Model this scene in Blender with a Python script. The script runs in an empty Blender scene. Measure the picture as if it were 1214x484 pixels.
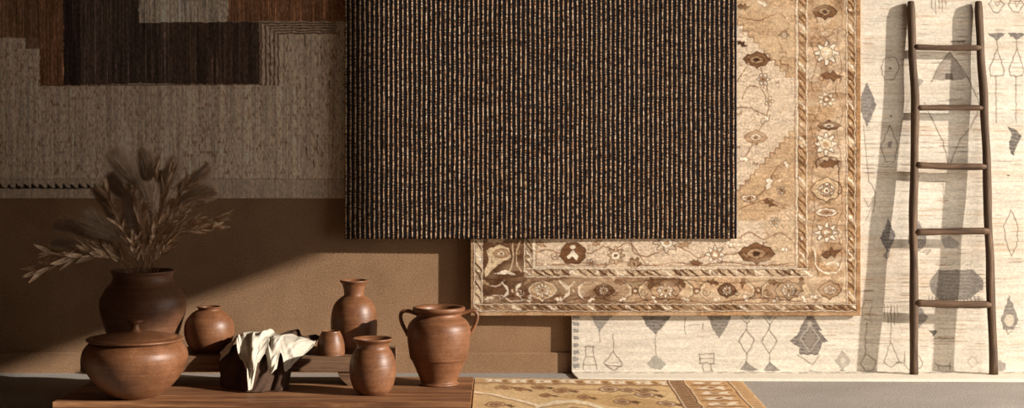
import bpy, bmesh, math, random
import numpy as np
from mathutils import Vector, Matrix
sc = bpy.context.scene
C = sc.collection

# ------------------------------------------------------------------ camera, light, exposure
F, XC, YH, H, ZW = 2200.0, 607.0, 120.0, 1.498, 10.233     # focal length and horizon in photo pixels, eye height, distance to wall
cam = bpy.data.objects.new('camera', bpy.data.cameras.new('camera'))
C.objects.link(cam); sc.camera = cam
cam.location = (0, -ZW, H); cam.rotation_euler = (math.pi/2, 0, 0)
cam.data.sensor_width = 36; cam.data.lens = 36*F/1214
cam.data.shift_y = -(242-YH)/1214; cam.data.clip_start = .1; cam.data.clip_end = 100
sc.view_settings.view_transform = 'Standard'; sc.view_settings.look = 'None'
sc.view_settings.exposure = 0.0; sc.view_settings.gamma = 1.0; sc.view_settings.use_curve_mapping = False
w = bpy.data.worlds.new('world'); sc.world = w; w.use_nodes = True
w.node_tree.nodes['Background'].inputs[0].default_value = (1.0, .90, .80, 1)
w.node_tree.nodes['Background'].inputs[1].default_value = .06
SUN = Vector((2.4, -1.0, .90)).normalized()
sun = bpy.data.objects.new('sun', bpy.data.lights.new('sun', 'SUN')); C.objects.link(sun)
sun.data.energy = 7.0; sun.data.angle = math.radians(1.0); sun.data.color = (1.0, .925, .83)
sun.rotation_euler = SUN.to_track_quat('Z', 'Y').to_euler()
sun.location = (6, -4, 4)
XR = 3.6                                                    # plane of the unseen right wall that blocks the sun around the opening
WY0, WY1, WZ = -.08, -4.6, 2.44                             # opening: low part and, nearer the wall, a taller part, cut to shape the sun
WYM, WZT = -1.955, 4.2
al = bpy.data.objects.new('window_daylight', bpy.data.lights.new('window_daylight', 'AREA')); C.objects.link(al)
al.data.shape = 'RECTANGLE'; al.data.size = 2.3; al.data.size_y = 4.0; al.data.energy = 92; al.data.color = (1.0, .92, .82)
al.location = (XR-.02, (WY0+WY1)/2, 1.2); al.rotation_euler = (0, math.radians(90), 0)

# ------------------------------------------------------------------ helpers
def P(px, py, Y):
    """photo pixel at depth Y (metres, wall = 0) -> world point"""
    s = (ZW+Y)/F
    return Vector(((px-XC)*s, Y, H-(py-YH)*s))
def S(Y): return F/(ZW+Y)                                    # pixels per metre at depth Y
def lin(c):
    c = np.asarray(c, float)/255.
    return np.where(c <= .04045, c/12.92, ((c+.055)/1.055)**2.4)
def L4(c): return tuple(float(v) for v in lin(c))+(1.,)

def mesh_obj(name, verts, faces, mat=None, parent=None, smooth=False):
    me = bpy.data.meshes.new(name); me.from_pydata([tuple(v) for v in verts], [], faces); me.update()
    if smooth: me.polygons.foreach_set('use_smooth', [True]*len(me.polygons))
    o = bpy.data.objects.new(name, me); C.objects.link(o)
    if mat: me.materials.append(mat)
    if parent: o.parent = parent
    return o
def bm_obj(name, bm, mat=None, parent=None, smooth=False):
    bmesh.ops.recalc_face_normals(bm, faces=bm.faces)
    me = bpy.data.meshes.new(name); bm.to_mesh(me); bm.free()
    if smooth: me.polygons.foreach_set('use_smooth', [True]*len(me.polygons))
    o = bpy.data.objects.new(name, me); C.objects.link(o)
    if mat: me.materials.append(mat)
    if parent: o.parent = parent
    return o
def empty(name, loc):
    o = bpy.data.objects.new(name, None); C.objects.link(o); o.location = loc; o.empty_display_size = .05
    return o
def tag(o, label=None, cat=None, group=None, kind=None):
    if label: o['label'] = label
    if cat: o['category'] = cat
    if group: o['group'] = group
    if kind: o['kind'] = kind
    return o
def add_box(bm, x0, x1, y0, y1, z0, z1, bev=0):
    r = bmesh.ops.create_cube(bm, size=1)
    for v in r['verts']:
        v.co = Vector(((x0+x1)/2+v.co.x*(x1-x0), (y0+y1)/2+v.co.y*(y1-y0), (z0+z1)/2+v.co.z*(z1-z0)))
    if bev:
        es = list({e for v in r['verts'] for e in v.link_edges})
        bmesh.ops.bevel(bm, geom=es, offset=bev, segments=2, affect='EDGES')
def tube(pts, rads, n=10, caps=True, squash=None):
    """verts, faces of a tube through pts"""
    V, Fc = [], []
    pts = [Vector(p) for p in pts]
    prev = None
    for i, p in enumerate(pts):
        t = (pts[min(i+1, len(pts)-1)]-pts[max(i-1, 0)]).normalized()
        if prev is None:
            a = Vector((0, 1, 0)) if abs(t.y) < .9 else Vector((1, 0, 0))
        else: a = prev
        u = (a-t*a.dot(t)).normalized(); v = t.cross(u); prev = u
        for k in range(n):
            an = 2*math.pi*k/n
            V.append(p+rads[i]*(u*math.cos(an)+v*math.sin(an)))
    for i in range(len(pts)-1):
        for k in range(n):
            a, b = i*n+k, i*n+(k+1) % n
            Fc.append((a, b, b+n, a+n))
    if caps:
        Fc.append(tuple(range(n))[::-1]); Fc.append(tuple((len(pts)-1)*n+k for k in range(n)))
    return V, Fc
def smooth_path(pts, m=6):
    pts = [Vector(p) for p in pts]; out = []
    for i in range(len(pts)-1):
        p0, p1, p2, p3 = pts[max(i-1, 0)], pts[i], pts[i+1], pts[min(i+2, len(pts)-1)]
        for k in range(m):
            t = k/m
            out.append(.5*((2*p1)+(p2-p0)*t+(2*p0-5*p1+4*p2-p3)*t*t+(3*p1-p0-3*p2+p3)*t**3))
    out.append(pts[-1]); return out

# ------------------------------------------------------------------ materials
def mat(name):
    m = bpy.data.materials.new(name); m.use_nodes = True
    nt = m.node_tree; b = nt.nodes['Principled BSDF']; return m, nt, b
def N(nt, t, **kw):
    n = nt.nodes.new(t)
    for k, v in kw.items():
        if k.startswith('i_'): n.inputs[k[2:].replace('_', ' ')].default_value = v
        else: setattr(n, k, v)
    return n
def coords(nt, scale=(1, 1, 1)):
    tc = N(nt, 'ShaderNodeTexCoord'); mp = N(nt, 'ShaderNodeMapping')
    mp.inputs['Scale'].default_value = scale; nt.links.new(tc.outputs['Object'], mp.inputs[0]); return mp.outputs[0]
def noise(nt, vec, scale, detail=4, rough=.6, dist=0):
    n = N(nt, 'ShaderNodeTexNoise'); nt.links.new(vec, n.inputs['Vector'])
    n.inputs['Scale'].default_value = scale; n.inputs['Detail'].default_value = detail
    n.inputs['Roughness'].default_value = rough; n.inputs['Distortion'].default_value = dist
    return n.outputs['Fac']
def ramp(nt, fac, stops):
    r = N(nt, 'ShaderNodeValToRGB'); nt.links.new(fac, r.inputs[0]); e = r.color_ramp.elements
    while len(e) < len(stops): e.new(.5)
    for el, (p, c) in zip(e, stops): el.position = p; el.color = L4(c) if len(c) == 3 else c
    return r.outputs[0]
def mixc(nt, a, b, fac, mode='MIX'):
    m = N(nt, 'ShaderNodeMix', data_type='RGBA', blend_type=mode)
    for s, v in ((6, a), (7, b), (0, fac)):
        if isinstance(v, (int, float)): m.inputs[s].default_value = v
        elif isinstance(v, tuple): m.inputs[s].default_value = v
        else: nt.links.new(v, m.inputs[s])
    return m.outputs[2]
def bump(nt, b, h, strength=.3, dist=.002):
    n = N(nt, 'ShaderNodeBump'); n.inputs['Strength'].default_value = strength; n.inputs['Distance'].default_value = dist
    nt.links.new(h, n.inputs['Height']); nt.links.new(n.outputs[0], b.inputs['Normal'])

def plaster(name, c0, c1, c2):
    m, nt, b = mat(name); v = coords(nt)
    f = noise(nt, v, 3.0, 5); g = noise(nt, v, 130, 6, .9)
    col = ramp(nt, f, [(.3, c0), (.5, c1), (.75, c2)])
    gr = ramp(nt, g, [(.36, (120, 116, 112)), (.62, (255, 255, 255))])
    col = mixc(nt, col, gr, .75, 'MULTIPLY')
    nt.links.new(col, b.inputs['Base Color']); b.inputs['Roughness'].default_value = .95
    b.inputs['Specular IOR Level'].default_value = .1
    bump(nt, b, g, .7, .004); return m
M_wall = plaster('brown_plaster', (156, 123, 94), (169, 134, 103), (181, 146, 114))
M_ceil = plaster('white_plaster', (150, 130, 110), (160, 138, 116), (170, 148, 124))
def carpet():
    m, nt, b = mat('grey_floor'); v = coords(nt)
    f = noise(nt, v, 2.0, 4); g = noise(nt, coords(nt, (1, .35, 1)), 160, 3, .8)
    col = ramp(nt, g, [(.32, (118, 114, 112)), (.5, (158, 151, 144)), (.68, (192, 180, 164))])
    col = mixc(nt, col, ramp(nt, f, [(.3, (225, 225, 225)), (.7, (255, 255, 255))]), .8, 'MULTIPLY')
    nt.links.new(col, b.inputs['Base Color']); b.inputs['Roughness'].default_value = .9
    b.inputs['Specular IOR Level'].default_value = .15
    bump(nt, b, g, .6, .003); return m
M_floor = carpet()
def wood(name, cols, stretch=(.9, 13, 13), rough=.55, boards=None):
    m, nt, b = mat(name); v = coords(nt, stretch)
    f = noise(nt, v, 1.6, 8, .65, .6); g = noise(nt, coords(nt, (stretch[0]*4, stretch[1]*5, stretch[2]*5)), 2.2, 4, .7)
    n = len(cols)
    col = ramp(nt, f, [(.28+.46*i/(n-1), c) for i, c in enumerate(cols)])
    col = mixc(nt, col, ramp(nt, g, [(.35, (150, 140, 130)), (.62, (255, 255, 255))]), .5, 'MULTIPLY')
    nt.links.new(col, b.inputs['Base Color']); b.inputs['Roughness'].default_value = rough
    b.inputs['Specular IOR Level'].default_value = .3
    bump(nt, b, g, .35, .002); return m
M_wood = wood('walnut_boards', [(76, 48, 32), (124, 82, 54), (166, 118, 80), (200, 152, 110)])
M_bench = wood('weathered_beam', [(84, 60, 44), (112, 82, 60), (138, 106, 80), (158, 126, 98)], (1.5, 22, 22), .75)
M_ladder = wood('ladder_rail_wood', [(48, 35, 26), (76, 58, 43), (102, 80, 60), (130, 104, 80)], (26, 26, 1.6), .7)
M_rung = wood('ladder_rung_wood', [(54, 40, 30), (84, 63, 47), (112, 86, 65), (138, 110, 84)], (2, 30, 30), .7)
def clay(name, c0, c1, c2, rough=.42):
    m, nt, b = mat(name); v = coords(nt)
    f = noise(nt, v, 9, 6, .65); g = noise(nt, v, 170, 2, .7); r = noise(nt, coords(nt, (1, 1, 26)), 3.5, 3, .6)
    col = ramp(nt, f, [(.3, c0), (.5, c1), (.72, c2)])
    col = mixc(nt, col, ramp(nt, g, [(.35, (175, 160, 150)), (.65, (255, 255, 255))]), .6, 'MULTIPLY')
    col = mixc(nt, col, ramp(nt, r, [(.35, (205, 195, 190)), (.62, (255, 255, 255))]), .5, 'MULTIPLY')
    nt.links.new(col, b.inputs['Base Color'])
    rr = N(nt, 'ShaderNodeMapRange'); nt.links.new(f, rr.inputs[0]); rr.inputs['To Min'].default_value = rough-.08; rr.inputs['To Max'].default_value = rough+.14
    nt.links.new(rr.outputs[0], b.inputs['Roughness']); b.inputs['Specular IOR Level'].default_value = .45
    bump(nt, b, r, .25, .004); return m
M_clay = clay('terracotta', (108, 70, 44), (132, 88, 58), (152, 106, 74))
M_clay_dark = clay('dark_terracotta', (96, 64, 44), (116, 80, 56), (134, 94, 68), .46)

def rug_mat(name, weave=(1, 1), amp=.35, bumpd=.002):
    """colour comes from the woven pattern stored in the mesh, fibres from noise"""
    m, nt, b = mat(name)
    a = N(nt, 'ShaderNodeAttribute', attribute_name='dye')
    g = noise(nt, coords(nt, (weave[0], 1, weave[1])), 230, 3, .75)
    col = mixc(nt, a.outputs['Color'], ramp(nt, g, [(.3, (140, 135, 130)), (.55, (235, 235, 235)), (.75, (255, 255, 255))]), amp, 'MULTIPLY')
    nt.links.new(col, b.inputs['Base Color']); b.inputs['Roughness'].default_value = 1
    b.inputs['Specular IOR Level'].default_value = .05
    bump(nt, b, g, .5, bumpd); return m

# ------------------------------------------------------------------ a small loom: patterns worked out per knot
def vnoise(h, w, sy, sx, seed):
    r = np.random.RandomState(seed); gh, gw = int(h/sy)+3, int(w/sx)+3
    g = r.rand(gh, gw); y = np.arange(h)/sy; x = np.arange(w)/sx
    yi, xi = y.astype(int), x.astype(int); fy, fx = (y-yi)[:, None], (x-xi)[None, :]
    fy, fx = fy*fy*(3-2*fy), fx*fx*(3-2*fx)
    a, b, c, d = g[yi][:, xi], g[yi][:, xi+1], g[yi+1][:, xi], g[yi+1][:, xi+1]
    return (a*(1-fx)+b*fx)*(1-fy)+(c*(1-fx)+d*fx)*fy
class Loom:
    def __init__(s, x0, y0, x1, y1, k, base, seed=1):
        s.x0, s.y0, s.k = x0, y0, k; s.W, s.Hh = int((x1-x0)*k)+1, int((y1-y0)*k)+1
        s.x = x0+(x1-x0)*np.arange(s.W)/(s.W-1); s.y = y0+(y1-y0)*np.arange(s.Hh)/(s.Hh-1)
        s.X, s.Y = np.meshgrid(s.x, s.y)
        s.a = np.ones((s.Hh, s.W, 3))*np.array(base, float)
        s.wear = np.ones((s.Hh, s.W)); s.r = np.random.RandomState(seed); s.seed = seed
        jx = (vnoise(s.Hh, s.W, 4*k, 4*k, seed+50)-.5)*1.6; jy = (vnoise(s.Hh, s.W, 4*k, 4*k, seed+51)-.5)*1.6
        s.JX, s.JY = s.X+jx, s.Y+jy
    def n(s, sx, sy, sd): return vnoise(s.Hh, s.W, max(1, sy*s.k), max(1, sx*s.k), s.seed*97+sd)
    def box(s, x0, y0, x1, y1, m=3):
        i0 = int(np.clip((y0-m-s.y0)*s.k, 0, s.Hh)); i1 = int(np.clip((y1+m-s.y0)*s.k+2, 0, s.Hh))
        j0 = int(np.clip((x0-m-s.x0)*s.k, 0, s.W)); j1 = int(np.clip((x1+m-s.x0)*s.k+2, 0, s.W))
        return slice(i0, i1), slice(j0, j1)
    def put(s, sl, mask, col, al):
        m = (mask*al*s.wear[sl])[..., None]
        s.a[sl] = s.a[sl]*(1-m)+np.array(col, float)*m
    def poly(s, pts, col, al=1):
        xs = [p[0] for p in pts]; ys = [p[1] for p in pts]; sl = s.box(min(xs), min(ys), max(xs), max(ys))
        X, Y = s.JX[sl], s.JY[sl]
        if X.size == 0: return
        ins = np.zeros(X.shape, bool)
        for i in range(len(pts)):
            (ax, ay), (bx, by) = pts[i], pts[(i+1) % len(pts)]
            if ay == by: continue
            c = (ay > Y) != (by > Y); ins ^= c & (X < (bx-ax)*(Y-ay)/(by-ay)+ax)
        s.put(sl, ins.astype(float), col, al)
    def rect(s, x0, y0, x1, y1, col, al=1): s.poly([(x0, y0), (x1, y0), (x1, y1), (x0, y1)], col, al)
    def line(s, pts, w, col, al=1, close=False):
        if close: pts = list(pts)+[pts[0]]
        xs = [p[0] for p in pts]; ys = [p[1] for p in pts]; sl = s.box(min(xs), min(ys), max(xs), max(ys), 3+w)
        X, Y = s.JX[sl], s.JY[sl]
        if X.size == 0: return
        d = np.full(X.shape, 1e9)
        for (ax, ay), (bx, by) in zip(pts[:-1], pts[1:]):
            L = (bx-ax)**2+(by-ay)**2+1e-9; t = np.clip(((X-ax)*(bx-ax)+(Y-ay)*(by-ay))/L, 0, 1)
            d = np.minimum(d, np.hypot(X-ax-t*(bx-ax), Y-ay-t*(by-ay)))
        s.put(sl, np.clip(w/2+.5-d, 0, 1), col, al)
    def ell(s, cx, cy, rx, ry, col, al=1, ring=None):
        sl = s.box(cx-rx, cy-ry, cx+rx, cy+ry)
        X, Y = s.JX[sl], s.JY[sl]
        if X.size == 0: return
        q = np.hypot((X-cx)/rx, (Y-cy)/ry); r = (rx+ry)/2
        m = np.clip((1-q)*r+.5, 0, 1)
        if ring: m = m*np.clip((q-1)*r+ring+.5, 0, 1)
        s.put(sl, m, col, al)

def rug_from_loom(name, lm, place, thick_vec, material, parent=None):
    """closed rug: knotted front grid, hem and flat back; place(X,Y)->(n,3); thick_vec (n,3) offset of the back"""
    Pn = place(lm.X, lm.Y).reshape(-1, 3); h, w_ = lm.Hh, lm.W; T = thick_vec(lm.X, lm.Y).reshape(-1, 3)
    idx = np.arange(h*w_).reshape(h, w_)
    q = np.stack([idx[:-1, :-1], idx[1:, :-1], idx[1:, 1:], idx[:-1, 1:]], -1).reshape(-1, 4)
    ys = list(range(0, h, 12))+([h-1] if (h-1) % 12 else []); ys = sorted(set(ys))
    # back: the border ring doubled plus strips across
    ringi = np.concatenate([idx[0, :], idx[1:, -1], idx[-1, -2::-1], idx[-2:0:-1, 0]])
    nb = len(ringi); base = h*w_
    back = Pn[ringi]+T[ringi]
    r2 = np.roll(np.arange(nb), -1)
    side = np.stack([ringi, ringi[r2], base+r2, base+np.arange(nb)], -1)
    # back faces: full-width strips between left and right border vertices
    rmap = {int(v): base+i for i, v in enumerate(ringi)}
    bf = []
    for r in range(h-1):
        bf.append((rmap[int(idx[r, 0])], rmap[int(idx[r, -1])], rmap[int(idx[r+1, -1])], rmap[int(idx[r+1, 0])]))
    V = np.concatenate([Pn, back]); Q = np.concatenate([q, side, np.array(bf)])
    me = bpy.data.meshes.new(name)
    me.vertices.add(len(V)); me.vertices.foreach_set('co', V.astype(np.float32).ravel())
    me.loops.add(len(Q)*4); me.loops.foreach_set('vertex_index', Q.astype(np.int32).ravel())
    me.polygons.add(len(Q)); me.polygons.foreach_set('loop_start', np.arange(0, len(Q)*4, 4, dtype=np.int32))
    me.update(calc_edges=True); me.validate()
    col = np.ones((len(V), 4), np.float32); c = lin(np.clip(lm.a, 0, 255)).reshape(-1, 3)
    col[:h*w_, :3] = c; col[h*w_:, :3] = c[ringi]
    at = me.color_attributes.new('dye', 'FLOAT_COLOR', 'POINT'); at.data.foreach_set('color', col.ravel())
    me.materials.append(material)
    o = bpy.data.objects.new(name, me); C.objects.link(o)
    if parent: o.parent = parent
    return o

# ------------------------------------------------------------------ the room
def struct(name, fn, m):
    bm = bmesh.new(); fn(bm); o = bm_obj(name, bm, m); o['kind'] = 'structure'; return o
CEIL = 4.4; YF = -12.5; XL = -4.2
struct('floor', lambda b: add_box(b, XL-.2, XR+.2, YF, .2, -.1, 0), M_floor)
struct('wall_back', lambda b: add_box(b, XL-.2, XR+.2, 0, .2, 0, CEIL), M_wall)
struct('wall_left', lambda b: add_box(b, XL-.2, XL, YF, 0, 0, CEIL), M_wall)
def wr(b):  # out of view; opening stepped so only the upper left is shaded
    add_box(b, XR, XR+.12, WY0, 0, 0, CEIL); add_box(b, XR, XR+.12, WY1, WYM, WZ, CEIL); add_box(b, XR, XR+.12, WYM, WY0, WZT, CEIL); add_box(b, XR, XR+.12, YF, WY1, 0, CEIL)
struct('wall_right', wr, M_wall)
struct('ceiling', lambda b: add_box(b, XL-.2, XR+.2, YF, .2, CEIL, CEIL+.1), M_ceil)
def wf(b):  # frame around the added, unseen opening
    t = .03
    add_box(b, XR-.02, XR+.05, WY0-t, WY0, 0, WZT); add_box(b, XR-.02, XR+.05, WY1, WY1+t, 0, WZ)
    add_box(b, XR-.02, XR+.05, WY1+t, WYM, WZ-t, WZ); add_box(b, XR-.02, XR+.05, WYM, WY0-t, WZT-t, WZT)
struct('unseen_window', wf, M_ladder)
def skirting(b):
    prof = [(0, 0), (-.016, 0), (-.016, .106), (-.013, .112), (0, .112)]
    vs = [[b.verts.new((x, y, z)) for y, z in prof] for x in (XL, XR)]
    n = len(prof)
    for i in range(n): b.faces.new((vs[0][i], vs[0][(i+1) % n], vs[1][(i+1) % n], vs[1][i]))
    b.faces.new(vs[0]); b.faces.new(vs[1][::-1])
struct('baseboard_back', skirting, M_wall)
def Pv(X, Y, D):
    s = (ZW+D)/F
    return np.stack([(X-XC)*s, D+0*X, H-(Y-YH)*s], -1)
def hang(d, wav=.004, seed=0):
    r = np.random.RandomState(seed); ph = r.rand(4)*6.28
    def place(X, Y):
        p = Pv(X, Y, np.full(X.shape, -d))
        p[..., 1] += wav*(np.sin(X/47.+ph[0]+Y/300.)+.6*np.sin(X/21.+ph[1])*np.clip((Y+60)/500., 0, 1)+.5*np.sin(Y/60.+ph[2]))
        return p
    return place
def backv(t): return lambda X, Y: np.stack([0*X, 0*X+t, 0*X], -1)

# ---- flat-woven kilim on the left, hung against the wall
def kilim():
    lm = Loom(-30, -60, 432, 235.3, 1.1, (240, 222, 200), 3)
    st = lm.n(1.3, 60, 1); st2 = lm.n(3.5, 200, 2); fl = lm.n(1.1, 3.2, 3)
    lm.a *= (0.80+.22*st+.16*st2)[..., None]
    rust = np.clip((lm.n(1.3, 4, 4)-.62)*4, 0, 1)*(lm.Y < 212)*(.5+.7*lm.n(30, 60, 14))
    lm.a = lm.a*(1-.45*rust[..., None])+np.array((120, 74, 48))*.45*rust[..., None]
    base = lm.a.copy()
    DK, RU, BR, GR = (92, 78, 70), (158, 116, 88), (138, 106, 84), (212, 198, 180)
    lm.rect(-40, -70, 47, 45, BR); lm.rect(-40, 20, 28, 45, (150, 116, 88), .5); lm.rect(30, 44, 76, 58, BR, .9)
    lm.rect(47, -70, 76, 101.5, RU); lm.rect(47, 58, 52, 101, (130, 92, 66))
    lm.poly([(75, -70), (165, -70), (165, 27), (307, 25.5), (308, 100), (165, 99), (75, 101)], DK)
    lm.poly([(165, -70), (270, -70), (269, 25), (165, 27)], GR); lm.rect(270, -70, 440, 25.5, RU)
    lm.rect(75, -70, 95, 101, (64, 50, 46), .6); lm.rect(205, 28, 300, 100, (98, 74, 58), .25)
    streak = (.62+.5*lm.n(1.2, 45, 5)+.35*lm.n(1.1, 3, 15))*(1+.9*np.clip((lm.n(1.2, 70, 16)-.82)*5, 0, 1)); band = (.85+.3*lm.n(7, 300, 8))
    m = (np.abs(lm.a-base).sum(-1) > 6)
    lm.a[m] = (lm.a*(streak*band)[..., None])[m]
    for k in range(5):                                       # nested corner lines
        x = 310+5*k; y = 27.5+3*k
        lm.line([(398, y), (x, y), (x, 101)], 1.5, (96, 70, 54), .95); lm.line([(398, y+1.6), (x+2, y+1.6), (x+2, 101)], 1.1, (232, 214, 190), .7)
    lm.line([(308, 26), (308, 101)], 1.2, (120, 82, 60), .9); lm.line([(270, 25.5), (398, 25.5)], 1, (190, 170, 145), .7)
    lm.line([(47, 101.5), (307, 100)], 1.2, (120, 74, 50), .8); lm.line([(0, 45), (30, 44), (31, 58), (47, 58)], 1, (196, 172, 146), .5)
    for (x, y, l) in ((376, 160, 22), (361, 40, 16), (363, 175, 9), (372, 190, 8), (390, 96, 9), (66, 300, 5), (200, 28, 70), (226, 30, 60), (266, 40, 55), (180, 60, 40), (128, 10, 60)):
        lm.line([(x, y), (x+.5, y+l)], 1.1, (70, 50, 40) if y > 95 or x > 310 else (150, 122, 98), .8)
    lm.rect(-40, 212, 440, 240, (190, 172, 150), .45)
    lm.line([(-40, 212), (440, 212)], 1, (130, 104, 84), .35)
    for k in range(-4, 21):
        x = 9+9.35*k
        lm.poly([(x, 217.6), (x+1, 217.6), (x+7.5, 223.4), (x-.3, 223.4)], (56, 42, 36), .95)
    lm.line([(-40, 223.3), (205, 223.3)], 1.1, (60, 46, 40), .9)
    lm.a *= (.88+.24*fl)[..., None]
    d = .014
    o = rug_from_loom('kilim_rug', lm, hang(d, .001, 2), backv(.010), rug_mat('kilim_wool', (1, .35), .45))
    tag(o, 'taupe flat-woven kilim with dark brown and rust blocks hung at the left', 'rug')
kilim()

# ---- cream wool rug: hangs to the floor and turns forward onto it
def cream():
    lm = Loom(677.5, -60, 1262, 452.6, 1.2, (232, 221, 204), 7)
    hz = lm.n(60, 1.3, 1); lm.a *= (.955+.07*hz)[..., None]; lm.a *= (.91+.13*lm.n(2.2, 1.2, 9))[..., None]; lm.a *= (.94+.1*lm.n(40, 5, 12))[..., None]
    tan = np.clip((lm.n(130, 34, 2)-.52)*2.2, 0, 1)*np.clip((lm.X-930)/120, 0, 1)*(lm.Y < 430)
    lm.a = lm.a*(1-.16*tan[..., None])+np.array((188, 160, 128))*.16*tan[..., None]
    for c, sd, th, al in (((150, 116, 88), 3, .76, .55), ((206, 172, 138), 4, .72, .45), ((120, 108, 96), 5, .80, .6)):
        m = np.clip((lm.n(22, 1.0, sd)-th)*9, 0, 1)*np.clip((lm.n(90, 12, sd+20)-.35)*3, 0, 1)*(.25+.75*np.clip((lm.X-930)/90, 0, 1))*np.clip((432-lm.Y)/20, 0, 1)
        lm.a = lm.a*(1-al*m[..., None])+np.array(c)*al*m[..., None]
    for yb_, hb_, ab_ in ((152, 5, .26), (207, 6, .20), (296, 9, .30), (330, 4, .2), (404, 3, .25), (58, 5, .2), (26, 4, .25), (108, 5, .18)):
        m = np.exp(-((lm.JY-yb_)/hb_)**2)*np.clip((lm.X-990)/60, 0, 1)*np.clip(lm.n(50, 3, 40)*1.6-.2, 0, 1)
        lm.a = lm.a*(1-ab_*m[..., None])+np.array((166, 132, 100))*ab_*m[..., None]
    lm.wear = np.clip(.62+.6*lm.n(2, 1.2, 6), 0, 1)
    D, G, K = (92, 86, 82), (136, 130, 122), (96, 82, 70)
    def hatch(pts, col, stripes=True, al=.9):
        lm.poly(pts, col, al)
        if stripes:
            y0, y1 = min(p[1] for p in pts), max(p[1] for p in pts); x0, x1 = min(p[0] for p in pts), max(p[0] for p in pts)
            y = y0+3
            while y < y1-2:
                lm.line([(x0+.25*(x1-x0), y), (x1-.25*(x1-x0), y+.5)], .8, (196, 186, 172), .55); y += 4.2
    def dia(cx, cy, rx, ry): return [(cx, cy-ry), (cx+rx, cy), (cx, cy+ry), (cx-rx, cy)]
    # ticks on the left edge, dashed hem
    for k in range(0, 60):
        y = -60+8.3*k+2
        lm.rect(679.5, y, 686.5, y+4.6, (128, 124, 120), .85); lm.line([(680, y+6.6), (686, y+6.6)], .8, (150, 140, 130), .6)
    lm.line([(688.5, -60), (688.5, 442)], .9, (180, 168, 152), .4)
    x = 690
    while x < 1262:
        lm.line([(x, 444.6), (x+5, 444.4), (x+8, 443.7), (x+11, 443.8)], 1.5, (150, 142, 132), .8); x += 17+3*math.sin(x)
    lm.line([(680, 426), (1262, 427)], .8, (206, 190, 168), .5)
    # lower left figures
    hatch([(700, 374), (726, 374), (718, 384), (710.5, 394.5)], G); hatch([(759, 372), (797, 372), (789, 384), (777, 397.5), (768, 388)], (104, 98, 92))
    hatch([(838, 372), (868, 372), (862, 386), (852.5, 402), (844, 388)], (118, 110, 102))
    lm.line([(710.5, 394), (711, 406)], .9, K, .6); lm.line([(777.5, 397), (777.5, 421)], .9, K, .7)
    hatch([(777, 420), (790, 432), (784, 438), (772, 437), (767, 431)], (156, 150, 140), False)
    for a in ([(693, 411), (705, 411)], [(694.5, 411), (694.5, 423), (691.5, 430), (692, 438)], [(703, 411), (703.5, 422), (706.5, 431), (707, 438)], [(695, 423), (703, 423)], [(692, 433), (706, 433)]):
        lm.line(a, 1, K, .8)
    lm.line([(727, 396), (727.3, 417)], 1, K, .8); lm.line([(727, 417), (716, 431), (727.5, 440.5), (738, 432)], 1, K, .8, True)
    lm.line([(718, 433), (736, 434.5)], 1.1, K, .8); lm.line([(721, 430), (734, 430)], .8, K, .5)
    lm.line([(783, 383), (783, 393)], .9, K, .5)
    for a in ([(812, 378), (812, 392)], [(817, 386), (830, 385)], [(834, 384), (833, 390)], [(812, 394), (813, 396)]): lm.line(a, 1.1, K, .7)
    for a in ([(829, 420), (846, 420.5)], [(829.5, 420), (830, 431)], [(846, 420), (846, 431)], [(829, 425.5), (845, 425.5)], [(829, 431.3), (847, 431.5)], [(833, 432), (834, 441)], [(843, 432), (844, 441)], [(833, 440.5), (845, 440.8)]):
        lm.line(a, 1.1, K, .75)
    for cx in (884.5, 911.5):
        hatch([(cx-7, 372), (cx+8, 372), (cx+.5, 381)], G, False, .7)
        lm.line([(cx-7, 376), (cx+1, 384), (cx+8, 376)], 1, K, .8); lm.line([(cx+1, 384), (cx, 391)], 1, K, .8)
        lm.line([(cx, 391), (cx+10, 404), (cx+1, 420), (cx-9, 405)], 1.1, K, .8, True); lm.line([(cx+1, 420), (cx+.5, 430)], 1, K, .8)
        hatch([(cx, 429), (cx+14, 439), (cx+4, 442), (cx-7, 439)], (134, 126, 118), False)
    # big dark diamond
    hatch([(958, 372), (963, 372), (974, 392), (970, 392), (982, 405), (974, 407), (970, 421), (947, 421), (948, 413), (936, 405), (946, 397), (949, 388)], (104, 94, 88))
    lm.line([(960, 386), (972, 402), (960, 417), (949, 402)], 1.3, (200, 188, 172), .8, True); lm.poly(dia(960.5, 401, 7, 10), (150, 136, 124), .8); lm.ell(960, 384, 3, 3, (196, 184, 168), .8)
    lm.line([(945, 421), (963, 433), (972, 421)], 1, K, .7); hatch([(960, 439), (970, 442), (958, 442)], G, False)
    hatch(dia(999, 428, 9.5, 12.5), (166, 156, 144), False, .8); lm.ell(999, 428, 3, 4, (214, 204, 188), .9); hatch([(997, 438), (1004, 441), (994, 441)], G, False)
    # column of outline figures by the persian's edge
    lm.line([(1027, 355), (1022, 365), (1023, 376), (1034, 383), (1030, 372), (1034, 362)], .9, K, .6); lm.line([(1028, 383), (1026, 400), (1026, 421)], 1, K, .7)
    lm.line([(1027, 420), (1020, 430), (1026, 440), (1036, 439), (1038, 428)], 1, K, .7, True)
    lm.line([(1024, 235), (1030, 246), (1036, 232), (1031, 250), (1026, 262)], .9, K, .6)
    hatch(dia(1028, 124, 11, 27), (112, 106, 102)); lm.line([(1024, 148), (1026, 180), (1030, 215), (1038, 228), (1035, 250)], .9, K, .7)
    lm.line([(1050, 68), (1062, 68), (1066, 82), (1060, 94), (1049, 95), (1044, 81)], 1, K, .75, True); lm.ell(1055, 81, 1.5, 1.5, K, .8); lm.ell(1056, 137, 1.2, 1.2, K, .8)
    lm.line([(1055, 149), (1064, 172), (1060, 192), (1050, 192), (1044, 174)], 1, K, .75, True); lm.ell(1055, 171, 3, 4, (128, 118, 108), .8)
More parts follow.
